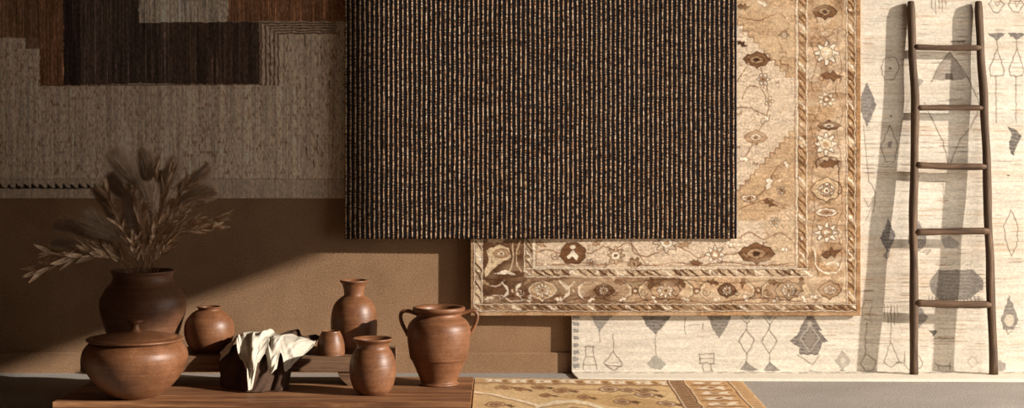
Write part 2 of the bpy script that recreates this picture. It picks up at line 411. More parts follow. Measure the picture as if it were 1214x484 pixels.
    hatch([(1053, 258), (1058, 270), (1062, 280), (1057, 291), (1053, 300), (1048, 292), (1043, 282), (1049, 270)], (98, 92, 90)); hatch(dia(1051, 303, 4, 6), G, False)
    hatch([(1089, 262), (1097, 278), (1099, 288), (1088, 300), (1076, 288), (1078, 276)], (132, 124, 116)); hatch(dia(1089, 376, 12, 14), (124, 116, 110))
    hatch(dia(1079, 12, 6, 12), G, True, .6); hatch([(1088, 92), (1095, 96), (1088, 104)], G, False, .7); lm.line([(1082, 100), (1074, 130), (1066, 160)], .9, K, .4)
    # upper middle: tall striped triangle and wide outline diamond
    for x, l in ((1105, 10), (1109, 16), (1113, 10), (1117, 13), (1121, 8)): lm.line([(x, 0), (x+.5, l)], 1.2, K, .6)
    for x0 in (1128, 1134, 1140): lm.line([(x0, 49), (x0+4, 49)], 1.8, (70, 60, 54), .9)
    hatch([(1126, 62), (1136, 73), (1146, 92), (1140, 95), (1108, 95), (1106, 92), (1116, 72)], (150, 138, 126)); lm.rect(1121, 87, 1130, 95, (98, 86, 78), .9)
    lm.line([(1126, 62), (1112, 78), (1104, 97)], 1.1, K, .8); lm.line([(1126, 62), (1142, 82), (1155, 107), (1162, 126)], 1.1, K, .8)
    lm.line([(1096, 122), (1104, 140), (1118, 168), (1124, 196)], 1.1, K, .8); lm.line([(1162, 126), (1152, 150), (1138, 166), (1126, 196)], 1.1, K, .7); lm.line([(1118, 215), (1118, 236)], .8, K, .5); lm.line([(1122, 118), (1140, 118)], 1.2, K, .6)
    hatch([(1116, 284), (1126, 280), (1138, 288), (1136, 295), (1120, 295)], G, True, .7); lm.line([(1094, 298), (1104, 296), (1098, 302)], 1, K, .7)
    # shaggy hexagon with fringe
    hatch([(1112, 320), (1154, 320), (1166, 333), (1166, 342), (1150, 355), (1116, 357), (1104, 345), (1102, 335)], (124, 116, 108))
    for k in range(16):
        x = 1101+4.2*k
        if x < 1164: lm.line([(x, 352), (x+.8, 362+4*abs(math.sin(k*2.1)))], 1.5, (128, 120, 112), .8)
    for k in range(9): lm.line([(1110+5*k, 314), (1113+5*k, 311+3*(k % 2))], .9, K, .5)
    lm.poly([(1101, 392), (1112, 393), (1107, 399)], (88, 80, 74), .9); lm.line([(1108, 401.5), (1131, 401.5)], 1.1, K, .8)
    for a in ([(1109, 430), (1112, 434), (1127, 434)], [(1127, 430), (1126, 438)], [(1113, 434), (1114, 438)]): lm.line(a, 1.1, (110, 96, 84), .8)
    lm.line([(1073, 417), (1072, 432), (1078, 440), (1092, 436), (1094, 430), (1088, 420)], 1, K, .7); lm.line([(1062, 430), (1070, 430)], 1.3, K, .8)
    lm.line([(1152, 423), (1147, 430), (1152, 435), (1160, 431), (1157, 425)], 1, (170, 150, 130), .8, True)
    hatch([(1184, 427), (1192, 431), (1192, 438), (1186, 442), (1180, 436)], (150, 142, 134), False)
    for x, l in ((1048, 14), (1052, 22), (1056, 18), (1060, 24), (1064, 14), (1056, 40)): lm.line([(x, 362), (x+.6, 362+l)], 1.1, K, .65)
    lm.line([(1056, 404), (1048, 430), (1056, 436), (1066, 430)], 1, K, .7, True)
    # right column
    for cx in (1182, 1205.5, 1229):
        hatch([(cx-11, 39), (cx+11, 39), (cx+7, 43), (cx, 48), (cx-7, 43)], (112, 104, 98), False); lm.line([(cx, 48), (cx+1, 58)], 1, K, .8)
        lm.line([(cx, 58), (cx+9, 84), (cx+7, 90), (cx-8, 90), (cx-9, 82)], 1.1, K, .8, True); lm.line([(cx-1, 90), (cx-1, 146)], 1.1, K, .65)
        lm.line([(cx-2, -6), (cx+9, 5), (cx+2, 15), (cx-4, 14), (cx-10, 5)], 1.1, K, .8, True); lm.line([(cx-3, 2), (cx+4, 2), (cx, 8)], .9, K, .7, True)
    hatch([(1194, 150), (1202, 152), (1211, 162), (1206, 172), (1202, 184), (1198, 182), (1196, 168), (1199, 160)], (88, 82, 78))
    lm.line([(1199, 249), (1207, 268), (1206, 290), (1199, 304), (1192, 284), (1190, 268)], 1.1, K, .75, True)
    hatch([(1196, 350), (1203, 366), (1208, 380), (1202, 391), (1190, 391), (1186, 380), (1192, 364)], (120, 112, 104)); lm.ell(1197, 380, 6, 7, (208, 194, 174), 1); lm.line([(1193, 391), (1195, 396), (1200, 393)], 1, K, .8)
    for x, y in ((1170, 209), (1086, 209), (1194, 208)): lm.line([(x, y), (x+3, y)], 1.4, (66, 54, 46), .9)
    # where the pile turns onto the floor
    y1, yb = 452.6, 446.5
    plain = (lm.Y > 446.2)[..., None]; lm.a = np.where(plain, lm.a*.35+np.array((232, 222, 204))*.65, lm.a)
    d = .046
    def place(X, Y):
        p = hang(d, .0025, 5)(X, np.minimum(Y, 440.))
        t = np.clip((Y-440.)/(452.6-440.), 0, 1)
        zc = H-(440-YH)*(ZW-d)/F; reach = .235+.055*(X-677)/540.
        # quarter bend then a run along the floor, a little puffed
        yy = -d-reach*np.clip((t-.18)/.82, 0, 1)**1.35-.010*np.sin(np.clip(t/.3, 0, 1)*math.pi/2); th = .013
        zz = th+(zc-th)*np.clip(1-t/.42, 0, 1)**2.0
        e = np.clip((t-.93)/.07, 0, 1); zz = zz-.006*e*e
        m = Y > 440
        p[..., 1] = np.where(m, yy+(p[..., 1]+d)*np.clip(1-t/.4, 0, 1), p[..., 1]); p[..., 2] = np.where(m, zz, p[..., 2])
        s = (ZW-d)/F; p[..., 0] = (X-XC)*s
        p[..., 0] += np.where(m & (X < 690), .028*t*t*np.clip((690-X)/12, 0, 1), 0)
        return p
    def tv(X, Y):
        t = np.clip((Y-440.)/4., 0, 1); return np.stack([0*X, .010*(1-t), -.0085*t+0*X], -1)
    o = rug_from_loom('wool_rug', lm, place, tv, rug_mat('cream_wool', (.4, 1.2), .28))
    tag(o, 'large cream wool rug with sparse grey tribal diamonds behind the ladder, reaching the floor', 'rug')
cream()
# ---- patterned oriental rugs
CR, BG, TN, BR_, DB, INK = (240, 224, 200), (214, 188, 160), (186, 150, 114), (132, 92, 62), (92, 62, 44), (78, 52, 38)
def flower(lm, cx, cy, r, c1, c2, c3, n=8, al=.95, asp=1.):
    pts = []
    for k in range(n*6):
        a = 2*math.pi*k/(n*6); q = r*(.80+.22*math.cos(n*a)); pts.append((cx+q*math.cos(a)*asp, cy+q*math.sin(a)))
    lm.poly(pts, c1, al); lm.line(pts, .9, INK, .7, True)
    lm.ell(cx, cy, r*.52*asp, r*.52, c2, al); lm.ell(cx, cy, r*.52*asp, r*.52, INK, .6, ring=.8); lm.ell(cx, cy, r*.22*asp, r*.22, c3, al)
def palmette(lm, cx, cy, rx, ry, c1, c2, c3):
    pts = [(cx-rx, cy), (cx-rx*.7, cy-ry*.55), (cx-rx*.25, cy-ry*.8), (cx, cy-ry), (cx+rx*.25, cy-ry*.8), (cx+rx*.7, cy-ry*.55), (cx+rx, cy), (cx+rx*.65, cy+ry*.6), (cx+rx*.2, cy+ry*.75), (cx, cy+ry), (cx-rx*.2, cy+ry*.75), (cx-rx*.65, cy+ry*.6)]
    lm.poly(pts, c1, .92); lm.line(pts, 1, c2, .9, True)
    q = [(cx+(x-cx)*.55, cy+(y-cy)*.55) for x, y in pts]; lm.poly(q, c3, .9); lm.line(q, .9, c2, .8, True)
    lm.line([(cx-rx*.9, cy), (cx+rx*.9, cy)], .8, c2, .5); lm.ell(cx, cy, rx*.2, ry*.25, c2, .9)
def scroll(lm, cx, cy, r, col, w=1., turns=1.4, sgn=1, ph=0):
    pts = []
    for k in range(22):
        t = k/21; a = ph+sgn*turns*2*math.pi*t; q = r*(1-.78*t); pts.append((cx+q*math.cos(a), cy+q*math.sin(a)*.9))
    lm.line(pts, w, col, .8)
def leafy(lm, cx, cy, r, ang, c1, c2):
    ca, sa = math.cos(ang), math.sin(ang)
    def R(x, y): return (cx+(x*ca-y*sa)*r, cy+(x*sa+y*ca)*r)
    lm.poly([R(-1, 0), R(-.5, -.35), R(-.2, -.15), R(.1, -.5), R(.35, -.15), R(1, -.1), R(.4, .2), R(.2, .5), R(-.1, .2), R(-.5, .4)], c1, .9)
    lm.line([R(-1, 0), R(-.5, -.35), R(-.2, -.15), R(.1, -.5), R(.35, -.15), R(1, -.1), R(.4, .2), R(.2, .5), R(-.1, .2), R(-.5, .4)], .8, c2, .7, True)
def guard(lm, a, b, half, c0, c1, c2, vert, step=9):
    """narrow stripe of slanting leaves and dots from a to b"""
    (x0, y0), (x1, y1) = a, b
    if vert: lm.rect(x0-half, y0, x0+half, y1, c0)
    else: lm.rect(x0, y0-half, x1, y0+half, c0)
    L = (y1-y0) if vert else (x1-x0); n = int(L/step)
    for k in range(n+1):
        q = k*step+1.5*math.sin(k*1.7); h = half*.66
        def M(u, v): return (x0+v, y0+u) if vert else (x0+u, y0+v)
        cc = c1 if (k % 5) else c2; lm.line([M(q-1, -h), M(q+3, h*.1), M(q+8.6, h)], 2.0, cc, .9)
        if k % 4 == 0: lm.poly([M(q, -h), M(q+step*.8, -h), M(q+step*.8, h), M(q, h)], c1, .45)
        lm.poly([M(q, -h), M(q+2.4, -h*.8), M(q+4.2, 0), M(q+7.2, h), M(q+4.8, h*.8), M(q+3., 0)], cc, .85)
        if k % 2: lm.line([M(q+4.5, -h), M(q+6.5, -h*.2), M(q+8.5, -h)], .8, cc, .6)
        if k % 3 == 1: lm.ell(*M(q+10, -h*.2), 1.8, 1.8, c2, .8)
    for s_ in (-half, half):
        lm.line([M(0, s_), M(L, s_)], 1.2, CR, .75)
        lm.line([M(0, s_*.76), M(L, s_*.76)], .8, INK, .55)
    lm.line([M(0, -half-1.2), M(L, -half-1.2)], .8, INK, .6)
def stepline(p, q, n):
    (x0, y0), (x1, y1) = p, q; out = []
    for k in range(n):
        xa, ya = x0+(x1-x0)*k/n, y0+(y1-y0)*k/n; yb = y0+(y1-y0)*(k+1)/n
        out += [(xa, ya), (xa, yb)]
    out.append((x1, y1)); return out

def persian():
    lm = Loom(557.8, -60, 1020.4, 374.6, 1.3, BG, 11)
    X, Y = lm.X, lm.Y
    ab = lm.n(70, 16, 1)*.6+lm.n(26, 26, 2)*.4
    lm.a = lm.a*(1-.45*ab[..., None])+np.array((234, 212, 184))*.45*ab[..., None]
    # corner pieces of the field with stepped edges
    DKF = (196, 158, 116)
    s1 = stepline((868, 16), (938, 92), 11); lm.poly(s1+[(944, 92), (944, -70), (868, -70)], DKF, .75); lm.line(s1, 1, BR_, .8)
    lm.line([(925, 62), (932, 62), (932, 68), (926, 68), (926, 76), (934, 76), (934, 84), (928, 84)], 1.4, BR_, .8)
    s2 = stepline((942, 150), (872, 226), 12); lm.poly(s2+[(868, 262), (905, 262), (944, 240), (944, 150)], DKF, .75); lm.line(s2, 1, BR_, .85)
    lm.poly([(905, 262), (944, 240), (944, 318), (912, 318)], (204, 170, 130), .5)
    # vines in the field
    V = (132, 92, 62)
    for p in ([(872, 98), (884, 82), (897, 72), (905, 92), (912, 118), (908, 140), (897, 160), (884, 186)], [(872, 128), (888, 128), (902, 134), (911, 140)], [(880, 118), (886, 104), (900, 104), (911, 120)],
              [(876, 20), (900, 24), (922, 16), (936, 30), (922, 44), (928, 58)], [(896, 236), (912, 218), (920, 200), (932, 190)], [(880, 246), (898, 240), (912, 236), (930, 246)], [(876, 282), (890, 276), (905, 284), (924, 276), (938, 284)],
              [(636, 300), (650, 296), (664, 300), (680, 296), (700, 300), (716, 292), (728, 296), (744, 288), (756, 300), (764, 312)], [(748, 286), (752, 300), (766, 304), (780, 300), (800, 292), (818, 300), (830, 306), (846, 296), (860, 302), (880, 300)],
              [(634, 312), (660, 314), (690, 312), (716, 314), (740, 310), (770, 315), (800, 311), (830, 315), (860, 311), (900, 315), (940, 312)]):
        lm.line([tuple(q)[:2] for q in smooth_path([(a, b, 0) for a, b in p], 5)], 1.2, V, .8)
    # field blossoms
    lm.poly([(666, 295), (672, 288), (686, 288), (694, 296), (694, 306), (687, 312), (671, 312), (664, 304)], BR_, 1); lm.line([(666, 295), (672, 288), (686, 288), (694, 296), (694, 306), (687, 312), (671, 312), (664, 304)], 1.1, INK, .8, True)
    lm.poly([(672, 305), (679, 296), (687, 305), (683, 308), (679, 304), (675, 308)], CR); lm.ell(679, 293, 3, 2.4, CR)
    flower(lm, 730, 303, 10.5, (206, 172, 132), CR, BR_, 8); flower(lm, 752, 313, 8.5, BR_, TN, DB, 6); flower(lm, 790, 288, 12, (222, 200, 170), CR, TN, 8, asp=1.3)
    flower(lm, 848, 302, 11.5, CR, TN, CR, 8); palmette(lm, 897, 301, 22, 13, BR_, INK, TN); leafy(lm, 651, 316, 9, .2, CR, TN); leafy(lm, 826, 312, 8, .1, BR_, INK); scroll(lm, 657, 303, 6, V, 1)
    leafy(lm, 642, 290, 7, .5, TN, V); leafy(lm, 708, 288, 7, -.4, TN, V); leafy(lm, 770, 312, 7, .6, CR, V); leafy(lm, 812, 290, 8, -.3, TN, V); flower(lm, 700, 312, 5, CR, TN, V, 5); leafy(lm, 866, 290, 8, .8, CR, V)
    palmette(lm, 897, 71, 16, 10, BR_, INK, TN); leafy(lm, 880, 52, 7, .6, INK, INK); flower(lm, 905, 94, 7.5, CR, TN, BR_, 6); flower(lm, 912, 120, 6, CR, TN, BR_, 5); leafy(lm, 908, 141, 8, -.6, CR, V)
    palmette(lm, 896, 163, 13.5, 8.5, TN, BR_, CR); leafy(lm, 883, 189, 8, .1, CR, BR_); leafy(lm, 912, 216, 11, -1.3, CR, V); flower(lm, 930, 42, 5.5, TN, CR, BR_, 6); palmette(lm, 888, 235, 10, 5, CR, BR_, TN)
    leafy(lm, 913, 241, 9, .5, BR_, INK); leafy(lm, 882, 8, 8, .1, BR_, INK); leafy(lm, 905, 4, 9, .4, CR, BR_); flower(lm, 926, 226, 5, CR, TN, BR_, 6); leafy(lm, 933, 196, 6, 1.2, CR, V); flower(lm, 918, 264, 6, CR, TN, BR_, 6); leafy(lm, 932, 296, 7, .2, CR, V); leafy(lm, 920, 210, 5, .4, TN, V)
    # main border, brown at the left turning to tan
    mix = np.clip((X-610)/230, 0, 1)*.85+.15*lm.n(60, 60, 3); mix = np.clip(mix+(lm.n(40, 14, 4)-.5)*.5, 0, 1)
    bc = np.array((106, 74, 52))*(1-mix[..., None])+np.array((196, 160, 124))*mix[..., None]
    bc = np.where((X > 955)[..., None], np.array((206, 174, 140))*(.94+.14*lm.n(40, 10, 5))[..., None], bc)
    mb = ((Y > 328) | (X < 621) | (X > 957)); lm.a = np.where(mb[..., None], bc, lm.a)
    # patches in the right border
    for (a, b, c, al) in ((958, 1003, (-60, 34), .5), (958, 1003, (126, 150), .5), (958, 1003, (205, 262), .35), (958, 1003, (288, 328), .6)):
        lm.rect(a, c[0], b, c[1], (182, 140, 96), al)
    patch = np.clip((lm.n(15, 11, 6)-.52)*6, 0, 1)*((X > 957) & (X < 1004))
    lm.a = lm.a*(1-.75*patch[..., None])+np.array((176, 138, 102))*.75*patch[..., None]
    edge = ((patch > .15) & (patch < .75)); lm.a[edge] = lm.a[edge]*.88
    lp = np.clip((lm.n(14, 16, 36)-.60)*6, 0, 1)*(X > 957)*(X < 1004); lm.a = lm.a*(1-.5*lp[..., None])+np.array((228, 206, 178))*.5*lp[..., None]
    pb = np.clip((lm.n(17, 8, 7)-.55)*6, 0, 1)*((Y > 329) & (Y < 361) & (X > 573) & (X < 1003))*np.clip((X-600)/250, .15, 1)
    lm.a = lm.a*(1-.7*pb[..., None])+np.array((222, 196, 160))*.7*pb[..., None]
    def bl(pts, w, c, al=.85): lm.line([tuple(q)[:2] for q in smooth_path([(a, b, 0) for a, b in pts], 5)], w, c, al)
    # bottom border figures
    for k, cx in enumerate((643, 716, 789, 862, 935)):
        c1 = TN if cx > 700 else (196, 160, 118)
        palmette(lm, cx, 344.5, (17, 12, 19, 12, 17)[k], (12, 9, 13.5, 9, 12)[k], c1 if k % 2 == 0 else (120, 86, 60), INK if k else CR, CR); flower(lm, cx, 344.5, (9, 5.5, 9.5, 6, 8.5)[k], CR, TN, DB, 8)
    for cx in (607, 680, 753, 826, 899):
        lm.poly([(cx-14, 332), (cx-4, 340), (cx-4, 350), (cx-14, 357), (cx-6, 345)], CR if cx < 700 else (224, 198, 160), .85)
        lm.poly([(cx+14, 332), (cx+4, 340), (cx+4, 350), (cx+14, 357), (cx+6, 345)], CR if cx < 700 else (224, 198, 160), .85)
        lm.line([(cx-14, 332), (cx-4, 340), (cx-4, 350), (cx-14, 357)], 1, INK, .8); lm.line([(cx+14, 332), (cx+4, 340), (cx+4, 350), (cx+14, 357)], 1, INK, .8)
        lm.ell(cx, 345, 4, 4.5, BR_, .9); lm.ell(cx, 345, 1.8, 1.8, CR, .9)
    lm.line([(664, 334), (672, 343), (681, 334)], 2.2, CR, .95); bl([(576, 354), (592, 350), (606, 357), (626, 355)], 1.4, CR, .7); bl([(574, 336), (588, 340), (598, 333)], 1.4, CR, .7)
    for cx in (575, 624, 660, 697, 735, 771, 808, 845, 881, 917, 950):
        leafy(lm, cx, 335, 7, .4+cx, TN if cx < 700 else BR_, INK); leafy(lm, cx+4, 355, 7, -.3+cx, CR, BR_); scroll(lm, cx-8, 347, 5, INK if cx > 700 else CR, .9, 1.2)
    bl([(574, 357), (610, 352), (650, 359), (700, 353), (740, 359), (790, 354), (840, 359), (900, 354), (950, 358)], 1, INK, .7); bl([(574, 331), (620, 335), (680, 330), (730, 335), (800, 331), (860, 336), (930, 331)], .9, INK, .6)
    palmette(lm, 984, 344, 14, 11, (176, 136, 98), INK, CR); flower(lm, 984, 344, 5, CR, TN, BR_, 6); leafy(lm, 966, 352, 7, .3, CR, BR_); lm.poly([(770, 332), (782, 329), (800, 330), (812, 334), (804, 340), (776, 340)], (112, 80, 56), .6)
    # left border figures
    lm.poly([(577, 296), (592, 290), (604, 294), (606, 306), (594, 312), (582, 322), (576, 330), (573, 322), (580, 308)], (216, 190, 152), .95); lm.line([(577, 296), (592, 290), (604, 294), (606, 306), (594, 312), (582, 322), (576, 330)], 1, INK, .7)
    palmette(lm, 594, 301, 10, 6, TN, BR_, CR); lm.line([(608, 288), (608, 312), (604, 322)], 1.6, (216, 190, 152), .9); lm.line([(617, 286), (612, 300), (613, 316), (618, 322)], 1.6, (216, 190, 152), .9); lm.poly([(586, 325), (600, 320), (612, 326)], CR, .85); lm.rect(578, 280, 596, 288, (206, 176, 138), .9)
    for cy in range(-50, 280, 36): palmette(lm, 597, cy, 14, 11, TN, CR, BR_)
    # right border figures
    palmette(lm, 978, 14, 15, 9, BR_, INK, TN); flower(lm, 980, 63, 15, CR, (222, 196, 160), CR, 8); leafy(lm, 986, 90, 13, .1, BR_, INK); flower(lm, 980, 118, 9, CR, BR_, CR, 7, asp=1.2); palmette(lm, 983, 149, 14, 6, BR_, INK, CR)
    flower(lm, 979, 171, 14, CR, (226, 204, 170), TN, 8); leafy(lm, 984, 194, 13, -.15, BR_, INK); palmette(lm, 980, 225, 19, 16, (214, 182, 142), INK, CR); flower(lm, 980, 226, 8, TN, CR, BR_, 6)
    flower(lm, 980, 276, 12, CR, TN, CR, 8, asp=1.25); leafy(lm, 986, 300, 13, -.25, (112, 78, 54), INK); bl([(966, 296), (968, 316), (980, 324), (996, 320), (990, 310), (980, 314)], 2, CR, .9)
    palmette(lm, 978, 40, 9, 5, TN, BR_, CR); palmette(lm, 980, 252, 14, 6, CR, BR_, TN)
    bl([(962, -40), (968, -20), (962, 4), (970, 30), (962, 50), (968, 74), (962, 100), (972, 128), (962, 150), (968, 180), (962, 208), (966, 250), (962, 290), (970, 326)], 1, BR_, .7)
    bl([(998, -40), (992, -12), (999, 20), (992, 44), (998, 80), (990, 104), (999, 134), (992, 160), (998, 190), (994, 206), (999, 246), (992, 268), (998, 300), (992, 328)], 1, BR_, .65)
    bl([(968, 200), (968, 190), (978, 186), (992, 189), (994, 206), (994, 230)], 1.2, INK, .8)
    # inner guard, with its corner
    guard(lm, (627, -60), (627, 318), 5.4, (200, 172, 136), (104, 76, 56), CR, True); guard(lm, (951, -60), (951, 318), 5.6, (196, 158, 116), BR_, CR, True)
    guard(lm, (622, 323.5), (957, 323.5), 4.8, (206, 178, 144), (104, 72, 50), CR, False, 11)
    lm.line([(633.5, -60), (633.5, 317), (944.5, 317), (944.5, -60)], 1, CR, .8); lm.line([(635.5, -60), (635.5, 315.5), (942.5, 315.5), (942.5, -60)], .9, BR_, .7)
    # outer guard
    guard(lm, (567, -60), (567, 364), 4.8, (214, 190, 156), (104, 76, 56), CR, True, 12); guard(lm, (1009, -60), (1009, 364), 5, (196, 156, 112), (116, 80, 54), CR, True)
    guard(lm, (562, 365), (1014, 365), 4, (170, 134, 98), (106, 76, 54), CR, False, 9)
    # plain selvage
    lm.rect(550, 370, 1030, 380, (178, 138, 98)); lm.rect(550, -70, 561, 380, (168, 132, 96)); lm.rect(1014.6, -70, 1030, 380, (176, 134, 94))
    lm.line([(561, -60), (561, 370), (1015, 370), (1015, -60)], .9, INK, .6)
    # small filler sprigs all over, then soft patches of uneven dye
    rr = np.random.RandomState(77)
    for q in range(520):
        x, y = rr.uniform(574, 1003), rr.uniform(-55, 361)
        if (x < 873 and y < 282) or 619 < x < 635 and y < 330 or 942 < x < 959 and y < 330 or 317 < y < 329: continue
        c_ = [(236, 216, 188), (150, 112, 80), (112, 78, 54), (190, 154, 118)][rr.randint(4)]; a_ = rr.uniform(0, 6.28); l_ = rr.uniform(1.5, 5)
        lm.line([(x, y), (x+l_*math.cos(a_), y+l_*math.sin(a_)), (x+l_*1.4*math.cos(a_+.8), y+l_*1.4*math.sin(a_+.8))], rr.uniform(.8, 1.8), c_, .6)
    lm.a *= (.85+.26*lm.n(1.3, 1.3, 30))[..., None]*(.92+.14*lm.n(5, 1.6, 31))[..., None]
    lm.a *= (.955+.09*lm.n(80, 2.2, 8))[..., None]*(.95+.1*lm.n(1.4, 1.4, 9))[..., None]
    gy = lm.a.mean(-1, keepdims=True); lm.a = gy+(lm.a-gy)*.84; lm.a = 170+(lm.a-170)*1.1
    lt = np.clip((lm.n(26, 9, 12)-.58)*4, 0, 1)*.35; lm.a = lm.a*(1-lt[..., None])+np.array((228, 204, 172))*lt[..., None]
    d = .076
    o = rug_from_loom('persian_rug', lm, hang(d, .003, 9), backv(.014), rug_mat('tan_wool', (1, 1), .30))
    tag(o, 'tan and brown floral persian rug with wide border hung beneath the black striped rug', 'rug')
persian()

def floor_rug():
    """drawn on a plan in centimetres, then laid on the floor"""
    lm = Loom(0, 0, 200, 60, 4.2, (218, 186, 140), 21)          # drawn long and narrow: one unit is 0.7 cm by 2.6 cm
    ab = lm.n(60, 5, 1)[..., None]; lm.a = lm.a*(1-.45*ab)+np.array((202, 166, 120))*.45*ab
    bl = lambda pts, w_, c, al=.85: lm.line([tuple(q)[:2] for q in smooth_path([(a, b, 0) for a, b in pts], 5)], w_, c, al)
    # far border
    lm.rect(0, 0, 200, 8.2, (204, 166, 120)); lm.rect(0, 0, 200, .8, (160, 120, 84), .8)
    for k in range(9):
        x = 7+18.5*k
        lm.poly([(x, 3.4), (x+3, 2), (x+9, 2.6), (x+13, 2), (x+12, 4.6), (x+14, 6.2), (x+8, 5.6), (x+2, 6.4), (x+3, 4.4)], CR, .95)
        lm.ell(x+16, 4, 2.4, 1.5, (150, 108, 74), .9); lm.ell(x+7, 4.2, 1.6, .9, (176, 134, 96), .9); lm.line([(x+14, 6.6), (x+19, 6.2)], 1, INK, .5)
    for y in (1.2, 7.2, 8.4): lm.line([(0, y), (200, y)], .7, (140, 106, 78) if y > 2 else CR, .75)
    # field figures
    lm.poly([(58, 24), (78, 19), (104, 20), (128, 27), (142, 38), (140, 48), (112, 38), (84, 30)], (190, 150, 100), .6)
    bl([(0, 19), (16, 23), (30, 28), (44, 33)], 1.8, CR, .95); bl([(0, 21), (16, 25), (30, 30), (42, 35)], .8, BR_, .7)
    bl([(44, 35), (56, 31), (70, 29), (84, 33), (92, 40)], 3, (238, 220, 190), .9); bl([(44, 37), (56, 34), (70, 32.5), (84, 36)], .8, BR_, .6)
    bl([(60, 14), (66, 12), (72, 15), (84, 14), (98, 15)], .8, BR_, .8); bl([(100, 22), (116, 21), (130, 25)], .8, BR_, .7)
    for (x, y, r_) in ((22, 13, 3.2), (34, 15, 2.2), (48, 12, 2.6), (64, 16, 3.0), (98, 13, 3.6), (112, 14, 3.2), (124, 14, 2.4), (122, 20, 3.4), (134, 30, 3.2), (104, 28, 3), (16, 34, 3.4), (70, 40, 4), (30, 44, 4), (110, 46, 4), (52, 22, 2.2), (78, 24, 2.4)):
        palmette(lm, x, y, r_*2.1, r_*.95, CR if x > 90 else (226, 198, 154), BR_, TN); leafy(lm, x+r_*3, y+1, r_*.9, .2, BR_, INK)
    # right side: guard, main border, guard
    lm.rect(146, 0, 200, 60, (204, 162, 116)); lm.rect(144, 0, 156, 60, (172, 136, 102)); lm.rect(189, 0, 200, 60, (206, 168, 124))
    for k in range(34):
        y = 1.8*k; lm.poly([(145.5, y), (154.5, y+.5), (154.5, y+1.3), (145.5, y+.8)], (112, 82, 60), .85); lm.poly([(190.5, y), (198, y+.5), (198, y+1.), (190.5, y+.6)], BR_, .55)
    for x in (144, 156, 189): lm.line([(x, 0), (x, 60)], 1, INK, .7); lm.line([(x+1.3, 0), (x+1.3, 60)], .8, CR, .7)
    for k in range(10):
        y = 3.2+6.4*k; lm.poly([(162, y), (168, y-1.6), (176, y-1), (184, y-1.8), (181, y+.6), (184, y+2), (174, y+1.4), (165, y+2)], CR, .9)
        lm.ell(173, y, 3.2, .9, (150, 104, 70), .9); lm.line([(160, y+3.2), (172, y+2.6), (186, y+3.4)], .9, (132, 92, 62), .8)
    lm.a *= (.92+.14*lm.n(1.5, .8, 8))[..., None]
    zt = .012
    def ground(px, py):
        Z = F*(H-zt)/(py-YH); return np.array(((px-XC)*Z/F, Z-ZW))
    A, B = ground(563, 447.6), ground(880, 452.2); D_, E = ground(559.4, 488), ground(912, 487.6)
    vl, vr = (D_-A), (E-B); vl /= np.linalg.norm(vl); vr /= np.linalg.norm(vr)
    def place(X, Y):
        u = (X/200.)[..., None]; v = (Y*.026)[..., None]
        p = (A*(1-u)+B*u)+(vl*(1-u)+vr*u)*v
        return np.concatenate([p, np.full(X.shape+(1,), zt)+.0015*np.sin(X/9.)[..., None]*np.clip(Y/6, 0, 1)[..., None]], -1)
    o = rug_from_loom('oriental_rug', lm, place, lambda X, Y: np.stack([0*X, 0*X, 0*X-.011], -1), rug_mat('golden_wool', (1, .6), .3))
    tag(o, 'gold and cream floral oriental rug lying flat on the floor beside the wooden platform', 'rug')
floor_rug()

